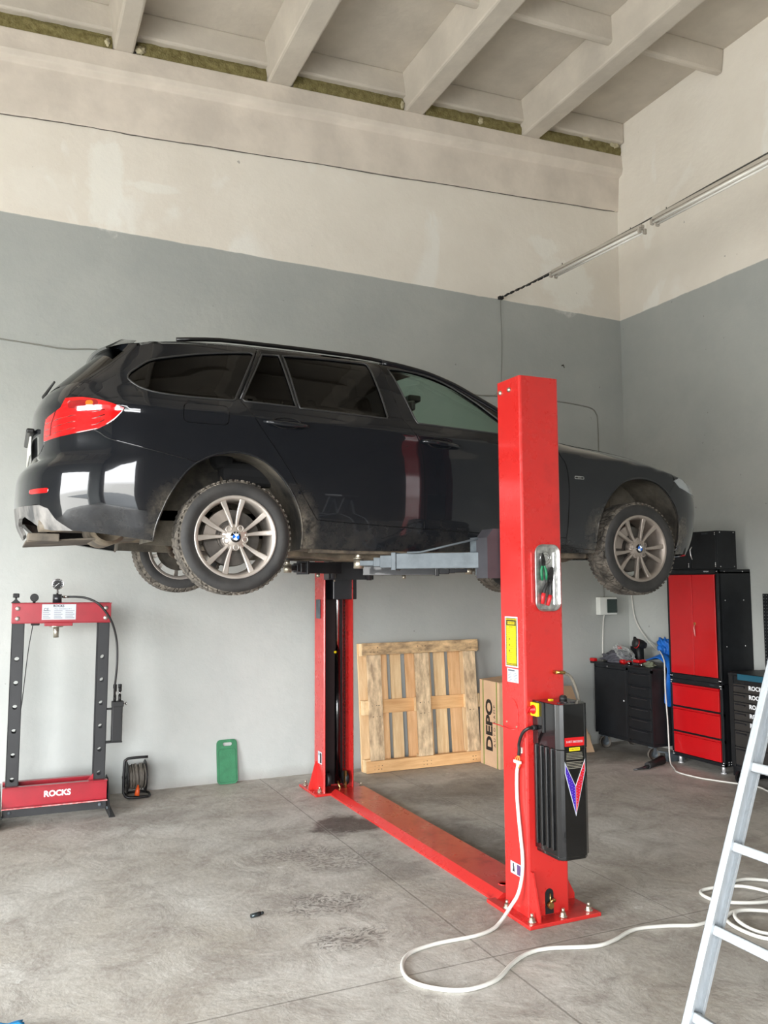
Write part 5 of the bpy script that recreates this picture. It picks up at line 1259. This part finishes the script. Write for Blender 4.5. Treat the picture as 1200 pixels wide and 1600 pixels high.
# black wall-cupboard boxes on the very top (two side by side)
for y0, y1, lab in ((CY0+.01, CY0+.335, 'black steel box with latch on top of the tall cabinet, its right half'), (CY0+.342, CY0+.70, 'black steel box on top of the tall cabinet, mostly behind the front wheel')):
    bb = thing('steel_box', lab, 'box', (6.09, (y0+y1)/2, 1.846), group='black steel boxes on the tall cabinet')
    m = MB(); m.b2(UX+.015, 6.19, y0, y1, 1.847, 2.20, bev=.003); m.b2(UX+.008, UX+.02, y0+.012, y1-.012, 1.86, 2.19, bev=.003); b_o = m.build('box_body', M_cblk, bb)
    rivets([(5.99, y0, z) for z in (1.87, 2.185)]+[(6.16, y0, z) for z in (1.87, 2.185)], b_o, (0, -1, 0)); rivets([(UX+.008, y0+.02, z) for z in (1.872, 1.887, 1.902, 2.165, 2.18)], b_o)
    m = MB(); m.tube([(UX+.008, y1-.02, 2.06), (UX-.012, y1-.016, 2.03), (UX-.010, y1-.022, 1.98), (UX+.006, y1-.022, 1.94)], .005, 8); m.build('latch', M_rivet, bb)
    text('box_lettering', 'ROCKS', .022, (UX+.0075, y0+.14, 2.178), (0, -1, 0), (0, 0, 1), M_inkg, b_o, .0003)
# ------------------------------------------------------------------ black tool cart with door and drawers
ct = thing('tool_cart', 'black steel tool cart on castors with door and drawers in the corner', 'tool cart', (5.95, 6.87, 0))
TX = 5.745; Y0, Y1 = 6.425, 7.29; ysp = 6.77
m = MB(); m.b2(TX+.012, 6.22, Y0, Y1, .165, .880, bev=.006); m.b2(TX-.004, 6.24, Y0-.006, Y1+.006, .870, .892, bev=.004); m.b2(TX, TX+.02, Y0, Y0+.018, .16, .88); m.b2(TX, TX+.02, Y1-.018, Y1, .16, .88); m.b2(TX, TX+.02, ysp-.006, ysp+.022, .16, .88); m.b2(TX, TX+.02, Y0, Y1, .845, .88)
m.b2(TX+.02, 6.2, Y0+.02, Y1-.02, .135, .17)
to = m.build('cart_body', M_cblk, ct)
m = MB(); m.b2(TX-.002, TX+.016, ysp+.026, Y1-.022, .175, .838, bev=.004); do = m.build('door', M_cblk, ct)
m = MB(); m.lathe([(.009, 0), (.009, .006), (0, .007)], (TX-.002, ysp+.06, .535), (-1, 0, 0), 12); m.build('lock', M_rivet, do)
m = MB(); m.lathe([(.006, 0), (.006, .003), (0, .004)], (TX, 7.08, .858), (-1, 0, 0), 10); m.build('cart_rivet', M_rivet, to)
for z0, z1 in ((.715, .838), (.610, .710), (.505, .604), (.400, .499), (.295, .394), (.175, .289)):
    m = MB(); m.b2(TX-.002, TX+.016, Y0+.022, ysp-.010, z0, z1-.006, bev=.003); d_ = m.build('drawer', M_cblk, ct)
    m = MB(); m.prism([(0, 0), (-.014, -.004), (-.016, .004), (0, .010)], (TX-.002, Y0+.06, z1-.020), (1, 0, 0), (0, 0, 1), (0, .22, 0)); m.build('drawer_pull', M_char, d_)
M_castor = mat('dusty_castor_rubber', (92, 86, 78), .8, var=.3, vscale=20)
for x, y in ((5.79, 6.50), (5.79, 7.22), (6.15, 6.50), (6.15, 7.22)):
    m = MB(); m.lathe([(.0, -.016), (.058, -.016), (.062, -.010), (.062, .010), (.058, .016), (0, .016)], (x+.02, y, .062), (.25, 1, 0), 28, cap=False); co = m.build('castor', M_castor, ct)
    m = MB(); m.lathe([(0, -.018), (.035, -.018), (.035, .018), (0, .018)], (x+.02, y, .062), (.25, 1, 0), 20, cap=False)
    for s in (-1, 1): m.prism([(-.025, -.07), (.020, -.07), (.014, .008), (-.012, .008)], (x+.02, y+s*.021, .130), (1, 0, 0), (0, 0, -1) if False else (0, 0, 1), (0, .003*s, 0))
    m.b2(x-.02, x+.05, y-.03, y+.03, .125, .135); m.build('castor_fork', M_zinc, co)
m = MB(); m.tube([(5.80, 6.43, .10), (5.90, 6.41, .085), (6.06, 6.405, .08)], .014, 8, flat=.5); m.b2(5.90, 6.1, 6.395, 6.44, 0, .075)
o = m.build('metal_bracket', M_zinc); tag(o, 'grey metal bracket on the floor between tool cart and red drawer base', 'bracket')
# clutter on the cart
M_cloth = mat('dark_grey_cloth', (.045, .045, .055), .95, rgb2=(.09, .088, .10), vscale=9, bump=.8, bscale=30, linear=True)
def crumple(name, c, size, m, seed, lab, cat, amp=.35, fr=2.4, sub=4, parent=None):
    b = MB(); b.blob((0, 0, 0), size, seed, amp, sub, fr)
    for v in b.bm.verts:
        if v.co.z < -size[2]*.55: v.co.z = -size[2]*.55
    mn = min(v.co.z for v in b.bm.verts)
    for v in b.bm.verts: v.co += Vector((c[0], c[1], c[2]-mn))
    o = b.build(name, m, parent)
    if lab: tag(o, lab, cat)
    return o
crumple('cloth_bundle', (5.93, 7.14, .893), (.11, .155, .075), M_cloth, 3, 'crumpled dark grey cloth on the left end of the tool cart', 'cloth')
bt = thing('bottle', 'bottle with a red cap behind the grey cloth on the tool cart', 'bottle', (6.09, 7.285, .893))
MB().lathe([(0, .894), (.035, .894), (.038, .90), (.038, .98), (.02, 1.01), (.018, 1.03)], (6.09, 7.285, 0), (0, 0, 1), 20).build('bottle_body', mat('dark_bottle', (40, 40, 45), .3), bt)
MB().lathe([(.024, 1.005), (.026, 1.01), (.026, 1.045), (0, 1.048)], (6.09, 7.285, 0), (0, 0, 1), 16).build('cap', M_red2, bt)
M_bag = mat('clear_film', (.6, .62, .6), .18, linear=True)
nt_ = M_bag.node_tree; p_ = principled(M_bag); tr_ = nt_.nodes.new('ShaderNodeBsdfTransparent'); mx_ = nt_.nodes.new('ShaderNodeMixShader'); lw_ = nt_.nodes.new('ShaderNodeLayerWeight'); lw_.inputs[0].default_value = .35
nt_.links.new(lw_.outputs[1], mx_.inputs[0]); nt_.links.new(tr_.outputs[0], mx_.inputs[1]); nt_.links.new(p_.outputs[0], mx_.inputs[2]); nt_.links.new(mx_.outputs[0], nt_.nodes['Material Output'].inputs[0])
b = MB(); b.blob((5.90, 6.99, .985), (.07, .14, .06), 8, .28, 4, 2.6, vrot('X', .55)); o = b.build('plastic_bag', M_bag); tag(o, 'crumpled clear plastic bag on the tool cart beside the grey cloth', 'bag')
b = MB(); b.b2(6.06, 6.13, 6.955, 7.085, .893, 1.055, bev=.004); b.build('x', M_cblk)
o = bpy.data.objects['x']; o.name = 'black_box'; tag(o, 'small black open box standing behind the impact wrench', 'box')
fn_ = MB(); fn_.cyl((6.095, 7.05, 1.056), (6.095, 7.05, 1.09), .006, 8); fn_.blob((6.095, 7.05, 1.118), (.018, .022, .034), 2, .2, 3); o = fn_.build('black_brush', M_cblk); tag(o, 'black teardrop-shaped brush tip standing on the small black box', 'brush')
iw = thing('impact_wrench', 'black and red cordless impact wrench standing upright on the tool cart', 'power tool', (5.86, 6.71, .893))
m = MB(); m.tube([(5.865, 6.72, .935), (5.862, 6.725, 1.00), (5.86, 6.73, 1.08)], [.022, .020, .024], 12); m.lathe([(0, .05), (.030, .05), (.046, .04), (.050, 0), (.046, -.05), (.03, -.09), (0, -.09)][::-1], (5.86, 6.735, 1.110), (-1, .1, .25), 20, cap=False); m.build('tool_body', M_rubber, iw)
m = MB(); m.box((5.865, 6.72, .937), (.11, .088, .03), bev=.008); m.lathe([(.045, -.004), (.0515, 0), (.045, .004)], (5.84, 6.737, 1.113), (-1, .1, .25), 20); m.build('red_trim', M_red2, iw)
m = MB(); m.box((5.865, 6.72, .907), (.115, .080, .027), bev=.006); m.build('battery', M_char, iw)
for k, (x, y, s, mm, nm, lab) in enumerate(((5.83, 6.93, .022, M_red2, 'red_socket_holder', 'small red tool part in front of the plastic bag, left one'), (5.85, 6.86, .018, M_red2, 'red_socket_holder', 'small red tool part right of the first, nearer the wrench'), (5.82, 6.82, .014, M_chrome, 'steel_socket', 'shiny steel socket between red part and impact wrench'), (5.81, 6.63, .014, M_chrome, 'steel_socket', 'shiny steel socket right of the impact wrench on the cart edge'))):
    b = MB(); b.cyl((x-.0, y-s, .893+s), (x, y+s*1.6, .893+s), s, 14); b.cyl((x, y+s*1.6, .893+s), (x, y+s*2.0, .893+s), s*.6, 12); o = b.build(nm, mm); tag(o, lab, 'tool part', 'loose sockets and parts on the tool cart')
crumple('rag', (5.85, 6.56, .893), (.04, .06, .035), mat('olive_rag', (92, 96, 78), .9, var=.2), 12, 'pale olive rag behind the impact wrench', 'rag')
cl_ = thing('red_clamp', 'red clamp sticking out over the left end of the tool cart', 'clamp', (5.79, 7.32, .88))
m = MB(); m.box((5.78, 7.345, .905), (.05, .075, .035), bev=.01); m.build('clamp_body', M_red2, cl_)
m = MB(); m.box((5.78, 7.36, .878), (.03, .05, .022), bev=.005); m.box((5.79, 7.31, .886), (.03, .05, .012)); m.build('clamp_jaw', M_ink, cl_)
# blue coat draped over the end of the cart, hanging beside the red cabinet
M_bluec = mat('blue_nitrile_cloth', (8, 92, 176), .55, var=.2, vscale=9, bump=.5, bscale=30)
bc = thing('blue_cloth', 'bright blue cloth draped between tool cart and red cabinet', 'cloth', (6.03, 6.50, .893))
def drape(paths, name='fold'):
    rows = []
    for row in paths: rows.append(crv(row, 6))
    # interpolate across rows
    R_ = []
    for i in range(len(rows[0])): R_.append(crv([r[i] for r in rows], 5))
    b = MB(); b.grid(R_); o = b.build(name, M_bluec, bc); s = o.modifiers.new('solid', 'SOLIDIFY'); s.thickness = .006; return o
drape([[(5.90, 6.83, .915), (5.90, 6.66, .945), (5.92, 6.53, .975), (5.93, 6.42, .90), (5.915, 6.408, .80)],
       [(6.02, 6.85, .915), (5.99, 6.66, .97), (6.0, 6.54, 1.01), (5.99, 6.42, .94), (5.96, 6.402, .82)],
       [(6.12, 6.83, .93), (6.10, 6.66, .955), (6.10, 6.55, .99), (6.09, 6.43, .93), (6.06, 6.405, .80)]])
b = MB(); b.blob((6.10, 6.60, 1.045), (.05, .085, .115), 5, .3, 4, 2.4, vrot('X', -.35)); b.build('upper_fold', M_bluec, bc)
drape([[(5.925, 6.412, .84), (5.90, 6.405, .74), (5.885, 6.41, .64), (5.88, 6.408, .56)],
       [(5.955, 6.398, .84), (5.945, 6.395, .74), (5.925, 6.40, .64), (5.93, 6.398, .52)],
       [(6.05, 6.408, .84), (6.05, 6.402, .72), (6.03, 6.41, .62), (6.04, 6.408, .55)]], 'hanging_fold')
# ------------------------------------------------------------------ drawer trolley behind the ladder
tr = thing('drawer_trolley', 'black drawer trolley with petrol-blue top strip behind the ladder', 'tool trolley', (6.0, 5.12, 0))
RX = 5.75; A0, A1 = 4.76, 5.475
m = MB(); m.b2(RX+.01, 6.20, A0, A1, .16, .93, bev=.008); m.b2(RX-.004, 6.22, A0-.006, A1+.006, .925, .95, bev=.006); m.b2(RX, RX+.02, A1-.045, A1, .16, .93); m.b2(RX, RX+.02, A0, A0+.04, .16, .93); bo_ = m.build('trolley_body', M_cblk, tr)
MB().b2(RX-.006, RX+.006, A0+.04, A1-.10, .895, .945, bev=.002).build('top_strip', mat('petrol_blue', (14, 78, 98), .35), tr)
zz = [(.865, .790), (.788, .712), (.710, .634), (.632, .556), (.554, .470), (.468, .335), (.333, .180)]
for i, (z1, z0) in enumerate(zz):
    m = MB(); m.b2(RX-.004, RX+.012, A0+.045, A1-.05, z0, z1-.004, bev=.003); d_ = m.build('drawer', mat('dark_bronze_grey', (.022, .021, .020), .4, linear=True) if i == 0 else M_dg, tr); M_dg = d_.data.materials[0]
    m = MB(); m.prism([(0, 0), (-.014, .002), (-.014, .010), (0, .018)], (RX-.004, A1-.175, z1-.035), (1, 0, 0), (0, 0, 1), (0, .11, 0)); m.build('drawer_pull', M_char, d_)
    if i < 6: text('drawer_lettering', 'ROCKS', .050, (RX-.0045, 5.18, z1-.030 if i < 5 else z1-.03), (0, -1, 0), (0, 0, 1), M_white, d_, .0006, bold=.0012)
for x in (5.80, 6.15):
    for y in (A0+.08, A1-.06):
        m = MB(); m.lathe([(0, -.016), (.06, -.016), (.064, 0), (.06, .016), (0, .016)], (x, y, .064), (.2, 1, 0), 24, cap=False); m.b2(x-.03, x+.03, y-.03, y+.03, .12, .162); m.build('castor', M_cblk, tr)
o = thing('side_locker', 'dark locker module standing behind the drawer trolley beside the red cabinet', 'cabinet', (6.2, 5.6, 0))
MB().b2(6.02, 6.34, 5.50, 5.72, 0, .92, bev=.004).build('locker_body', M_cblk, o); MB().b2(6.012, 6.022, 5.515, 5.705, .05, .88, bev=.003).build('locker_door', M_cblk, o)
# perforated tool panel on the right wall
pgm = thing('pegboard', 'black perforated tool panel on the right wall above the trolley', 'pegboard', (6.34, 5.1, .93))
m = MB(); m.b2(6.325, 6.345, 4.70, 5.59, .955, 1.62, bev=.002); po = m.build('panel', M_cblk, pgm)
m = MB()
for j in range(22):
    for i in range(12): m.cyl((6.3252, 5.575-i*.03, .975+j*.03), (6.3240, 5.575-i*.03, .975+j*.03), .0038, 6)
m.build('perforations', mat('wall_seen_through', (130, 132, 130), .8), po)
# ------------------------------------------------------------------ aluminium ladder near the camera
M_alu = mat('ladder_aluminium', (.36, .385, .40), .42, metal=.3, linear=True, var=.08, vscale=20, stretch=(8, 8, .6))
M_alud = mat('ladder_aluminium_web', (.50, .50, .50), .42, metal=.55, linear=True, var=.10, vscale=20)
ld = thing('stepladder', 'aluminium ladder in the right foreground, cut off by the frame', 'ladder', (2.1, 1.95, 0))
LX = lambda z: 1.839+.397*z; LT = math.atan(.397)
def stile(y0, y1, sgn):
    a = Vector((LX(0), 0, 0)); u = Vector((math.sin(LT), 0, math.cos(LT))); w = Vector((math.cos(LT), 0, -math.sin(LT)))
    ym = (y0+y1)/2; h = .058
    m = MB(); L = 2.35
    # I-shaped extrusion: front flange, web, rear flange
    yo = y0 if sgn < 0 else y1; yi = y1 if sgn < 0 else y0
    for (ta, tb, ya, yb) in ((0, .004, y0, y1), (h-.004, h, y0, y1), (0, h, yo, yo+(.004 if sgn < 0 else -.004))):
        c = a+u*L/2+w*(ta+tb)/2; c.y = (ya+yb)/2; m.box(c, (tb-ta, abs(yb-ya), L), Matrix.Rotation(LT, 3, 'Y'), .0012)
    # small lips
    for t_ in (0, h-.003):
        c = a+u*L/2+w*(t_+.0055 if t_ == 0 else t_-.0025); c.y = yi; m.box(c, (.009, .003, L), Matrix.Rotation(LT, 3, 'Y'))
    o = m.build('stile', M_alu, ld)
    f_ = MB(); f_.box((LX(0)+.03, ym, .02), (.075, .034, .045), Matrix.Rotation(LT*.4, 3, 'Y'), .006); f_.build('rubber_foot', M_rubber, o); return o
stile(2.105, 2.132, 1); stile(1.735, 1.762, -1)
for k in range(8):
    z = .145+.2465*k; c = Vector((LX(z), 1.933, z))+Vector((math.cos(LT), 0, -math.sin(LT)))*.026
    m = MB(); m.box(c, (.030, .36, .030), Matrix.Rotation(LT, 3, 'Y'), .005, 2); m.build('rung', M_alu, ld)
# rear frame of the ladder and the top hinge
for y in (1.72, 2.145):
    m = MB(); m.tube([(LX(2.2)+.06, y, 2.16), (3.35, y, .0)], .018, 8, flat=.6); m.build('rear_leg', M_alu, ld)
for z in (.35, 1.1):
    x = 3.35-(3.35-LX(2.2)-.06)*z/2.16; m = MB(); m.cyl((x, 1.72, z), (x, 2.145, z), .011, 10); m.build('rear_brace', M_alu, ld)
MB().box((LX(2.2)+.04, 1.933, 2.21), (.16, .44, .02), bev=.004).build('top_platform', M_alud, ld)
# ------------------------------------------------------------------ cables
def zf(p): return (p[0], p[1], .009)
cab = thing('white_power_cable', 'white power cable looping over the floor from the near post', 'cable', (2.49, 3.85, 0))
MB().tube(crv([(2.501, 3.822, .79), (2.499, 3.835, .73), (2.499, 3.835, .60), (2.497, 3.81, .443), (2.496, 3.79, .32), (2.49, 3.79, .223), (2.47, 3.80, .135), (2.44, 3.82, .075), (2.36, 3.79, .025), (2.28, 3.750, .010), (2.157, 3.72, .010), (1.945, 3.722, .010), (1.788, 3.682, .010), (1.70, 3.579, .010), (1.672, 3.444, .010), (1.738, 3.331, .010), (1.857, 3.263, .010), (2.014, 3.285, .010), (2.161, 3.385, .010), (2.29, 3.447, .010), (2.417, 3.448, .010), (2.623, 3.378, .010), (2.752, 3.393, .010), (2.923, 3.448, .010), (3.095, 3.416, .010), (3.252, 3.359, .010), (3.42, 3.40, .010), (3.56, 3.52, .010), (3.69, 3.63, .010), (3.86, 3.72, .010), (4.0, 3.72, .012), (4.10, 3.60, .012), (3.96, 3.44, .012), (3.75, 3.42, .020), (3.58, 3.55, .012), (3.62, 3.70, .012), (3.85, 3.62, .026), (3.95, 3.40, .012), (3.80, 3.28, .012), (3.60, 3.38, .022), (3.46, 3.37, .012), (3.40, 3.26, .012), (3.42, 3.10, .012), (3.56, 3.0, .012), (3.75, 3.05, .012), (3.80, 3.2, .02), (3.65, 3.33, .026), (3.52, 3.36, .030), (3.45, 3.28, .022), (3.46, 3.15, .012), (3.60, 3.06, .012), (3.9, 3.0, .012), (4.6, 3.0, .010)], 7), .0095, 10).build('cable_sheath', M_wcab, cab)
jn = MB()
for dy in (-.016, .0, .016):
    jn.tube(crv([(2.499, 3.812, .835), (2.495, 3.818+dy*1.2, .815), (2.495, 3.818+dy, .80), (2.497, 3.818+dy*1.1, .785), (2.501, 3.822, .765)], 4), .003, 6)
jn.build('bare_wires', M_or, cab)
jn = MB()
for dy in (-.021, .0, .021): jn.b2(2.486, 2.500, 3.818+dy-.0085, 3.818+dy+.0085, .792, .808, bev=.002)
jn.b2(2.507, 2.514, 3.80, 3.815, .845, .875); jn.build('terminal_block', M_wcab, cab)
cab2 = thing('white_extension_lead', 'thin white lead hanging over the tool cart then running along the floor', 'cable', (5.9, 6.35, 0))
MB().tube(crv([(6.325, 7.38, 1.80), (6.325, 7.35, 1.58), (6.32, 7.29, 1.31), (6.30, 7.10, 1.12), (6.20, 6.85, 1.03), (6.02, 6.60, 1.035), (5.93, 6.45, .965), (5.895, 6.405, .86), (5.88, 6.39, .675), (5.88, 6.372, .40), (5.87, 6.355, .20), (5.82, 6.29, .03), (5.72, 6.13, .008), (5.638, 5.995, .007), (5.646, 5.77, .007), (5.706, 5.609, .007), (5.79, 5.442, .007), (5.846, 5.291, .007), (5.80, 5.148, .007), (5.7, 4.9, .007), (5.4, 4.6, .007)], 8), .0068, 8).build('lead_sheath', M_wcab, cab2)
# distribution box and surface wiring on the back wall
M_box = mat('white_box_plastic', (222, 224, 218), .4); M_win = mat('smoked_window', (30, 48, 44), .1, coat=.6)
db = thing('distribution_box', 'white electrical box with dark window on the back wall near the corner', 'electrical box', (6.01, 7.43, 1.38))
MB().b2(5.895, 6.125, 7.355, 7.428, 1.375, 1.565, bev=.006).build('box_housing', M_box, db); MB().b2(5.985, 6.120, 7.340, 7.356, 1.395, 1.545, bev=.008).build('box_window', M_win, db)
M_wire = mat('grey_wall_wire', (128, 128, 120), .6); M_wired = mat('dark_wall_wire', (70, 68, 62), .6)
wy = 7.424
def wire(nm, lab, pts, r, m): o = MB().tube(crv(pts, 6), r, 6).build(nm, m); tag(o, lab, 'wire', 'surface wires on the back wall'); return o
wire('wall_wire', 'thin grey wire on the wall at the left, ending behind the car roof', [(-1.2, wy, 3.80), (-.083, wy, 3.746), (.209, wy, 3.730), (.42, wy-.012, 3.715), (.665, wy, 3.742), (1.0, wy, 3.74)], .006, M_wire)
wire('wall_wire', 'thin wire dropping from the lamp line behind the near post', [(4.742, wy, 4.76), (4.735, wy-.008, 4.62), (4.748, wy, 4.3), (4.735, wy, 3.90), (4.70, wy, 3.74), (4.60, wy, 3.68), (4.43, wy, 3.68), (4.2, wy, 3.70)], .0032, M_wire)
wire('wall_wire', 'grey wire running right of the near post then down to the electrical box', [(4.43, wy, 3.675), (4.73, wy, 3.690), (5.1, wy, 3.70), (5.484, wy, 3.694), (5.80, wy, 3.672), (5.915, wy, 3.650), (5.965, wy, 3.60), (5.985, wy, 3.50), (5.989, wy, 3.0), (6.0, wy, 2.0), (6.005, wy, 1.60), (6.0, wy, 1.572)], .007, M_wire)
wire('wall_wire', 'white wire running down from the electrical box to the cart', [(5.990, wy-.02, 1.376), (5.990, wy, 1.30), (5.975, wy, 1.10), (5.97, wy, .95), (5.97, wy, .8)], .007, M_wcab)
# ------------------------------------------------------------------ fluorescent battens hung on a wire
M_batt = mat('white_batten_enamel', (168, 160, 148), .5, var=.05); M_tube = mat('unlit_fluorescent_tube', (225, 222, 214), .25, coat=.4)
cz = 4.795
sus_ = thing('suspension_wire', 'dark stretched wire from the back wall carrying the two fluorescent lamps', 'wire', (4.75, 7.42, 4.76))
MB().tube([(4.735, 7.425, 4.752), (4.79, 7.0, 4.765), (4.85, 6.35, 4.785), (4.90, 5.45, 4.80), (4.90, 4.6, 4.80), (4.93, 3.2, 4.80), (4.97, 0, 4.80), (5.0, -2.55, 4.80)], .006, 6).build('wire_strand', M_wired, sus_)
m = MB()
for k in range(9): m.blob((4.737+.013*k, 7.41-.085*k, 4.752+.003*k), (.012, .05, .012), k, .3, 2)
m.b2(4.71, 4.76, 7.39, 7.43, 4.735, 4.765); m.build('wire_binding', M_rubber, sus_)
def batten(xa, ya, xb, yb, lab, z=4.775):
    o = thing('fluorescent_lamp', lab, 'lamp', ((xa+xb)/2, (ya+yb)/2, z), group='fluorescent battens on the stretched wire')
    a = Vector((xa, ya, z)); b = Vector((xb, yb, z)); d = b-a; L = d.length; R = Matrix.Rotation(math.atan2(d.y, d.x), 3, 'Z'); n = Vector((-d.y, d.x, 0)).normalized()
    m = MB(); m.box((a+b)/2, (L, .042, .028), R, .005); m.box((a+b)/2+Vector((0, 0, -.022)), (L, .030, .012), R, .003); ho = m.build('housing', M_batt, o)
    for s in (-1, 1):
        m = MB(); m.cyl(a+n*s*.026+Vector((0, 0, -.044))+d*.012, b+n*s*.026+Vector((0, 0, -.044))-d*.012, .011, 14); m.build('tube', M_tube, o)
        for q in (a+d*.008, b-d*.008): m = MB(); m.box(q+n*s*.030+Vector((0, 0, -.040)), (.022, .034, .050), R, .006); m.build('lampholder', M_batt, o)
    m = MB(); m.tube([a+d*.12+Vector((0, 0, .015)), a+d*.12+Vector((0, 0, .04))], .004, 6); m.tube([b-d*.12+Vector((0, 0, .015)), b-d*.12+Vector((0, 0, .04))], .004, 6); m.build('hanger', M_wired, o)
    return o
batten(4.835, 6.62, 4.905, 5.42, 'short-looking white fluorescent batten hung nearer the back wall')
batten(4.89, 5.27, 4.925, 4.07, 'white fluorescent batten hung nearer the camera, cut by the right edge')
# ------------------------------------------------------------------ small things on the floor
sk_ = MB(); sk_.cyl((1.23, 4.425, .011), (1.285, 4.44, .011), .011, 16); sk_.cyl((1.285, 4.44, .011), (1.30, 4.444, .011), .008, 12); o = sk_.build('steel_socket', mat('dark_socket_steel', (70, 78, 80), .3, metal=.8)); tag(o, 'small dark steel socket lying on the open concrete floor', 'socket')
fl_ = thing('dark_hand_tool', 'dark torch-like tool lying on the floor in front of the cart', 'tool', (5.6, 6.27, 0))
m = MB(); m.tube([(5.50, 6.24, .03), (5.62, 6.29, .034), (5.76, 6.33, .045)], [.032, .030, .042], 12); m.build('tool_body', M_rubber, fl_); m = MB(); m.tube([(5.50, 6.24, .025), (5.42, 6.22, .02), (5.33, 6.23, .012)], [.02, .012, .006], 8); m.build('tool_tip', M_char, fl_)
crumple('blue_rag', (.015, 3.70, 0), (.10, .075, .030), mat('light_blue_paper', (30, 140, 205), .7, var=.15), 21, 'bright blue rag at the bottom left corner of the floor', 'rag')
crumple('foam_lump', (5.60, 7.28, 0), (.05, .05, .10), M_foam, 31, 'pale yellow foam lump on the floor left of the tool cart', 'foam')
ts = MB(); ts.lathe([(.0, 0), (.06, 0), (.075, .03), (.075, .09), (.06, .12), (0, .12)], (-.075, 6.68, 0), (0, 0, 1), 28); o = ts.build('dark_canister', M_mud); tag(o, 'dark muddy round object on the floor at the left foot of the press', 'canister')
# nail holes and stubs in the plaster
for k, (x, z, r, lab) in enumerate(((5.52, 4.10, .014, 'dark hook stub in the grey wall right of the near post'), (3.10, .80, .006, 'short dark nail in the wall between far post and pallet'))):
    b = MB(); b.cyl((x, 7.43, z), (x, 7.40-.03*k, z), r*.5, 8); b.cyl((x, 7.405, z), (x+.01, 7.40, z-.03), r*.35, 8); o = b.build('wall_nail', M_wired); tag(o, lab, 'nail')
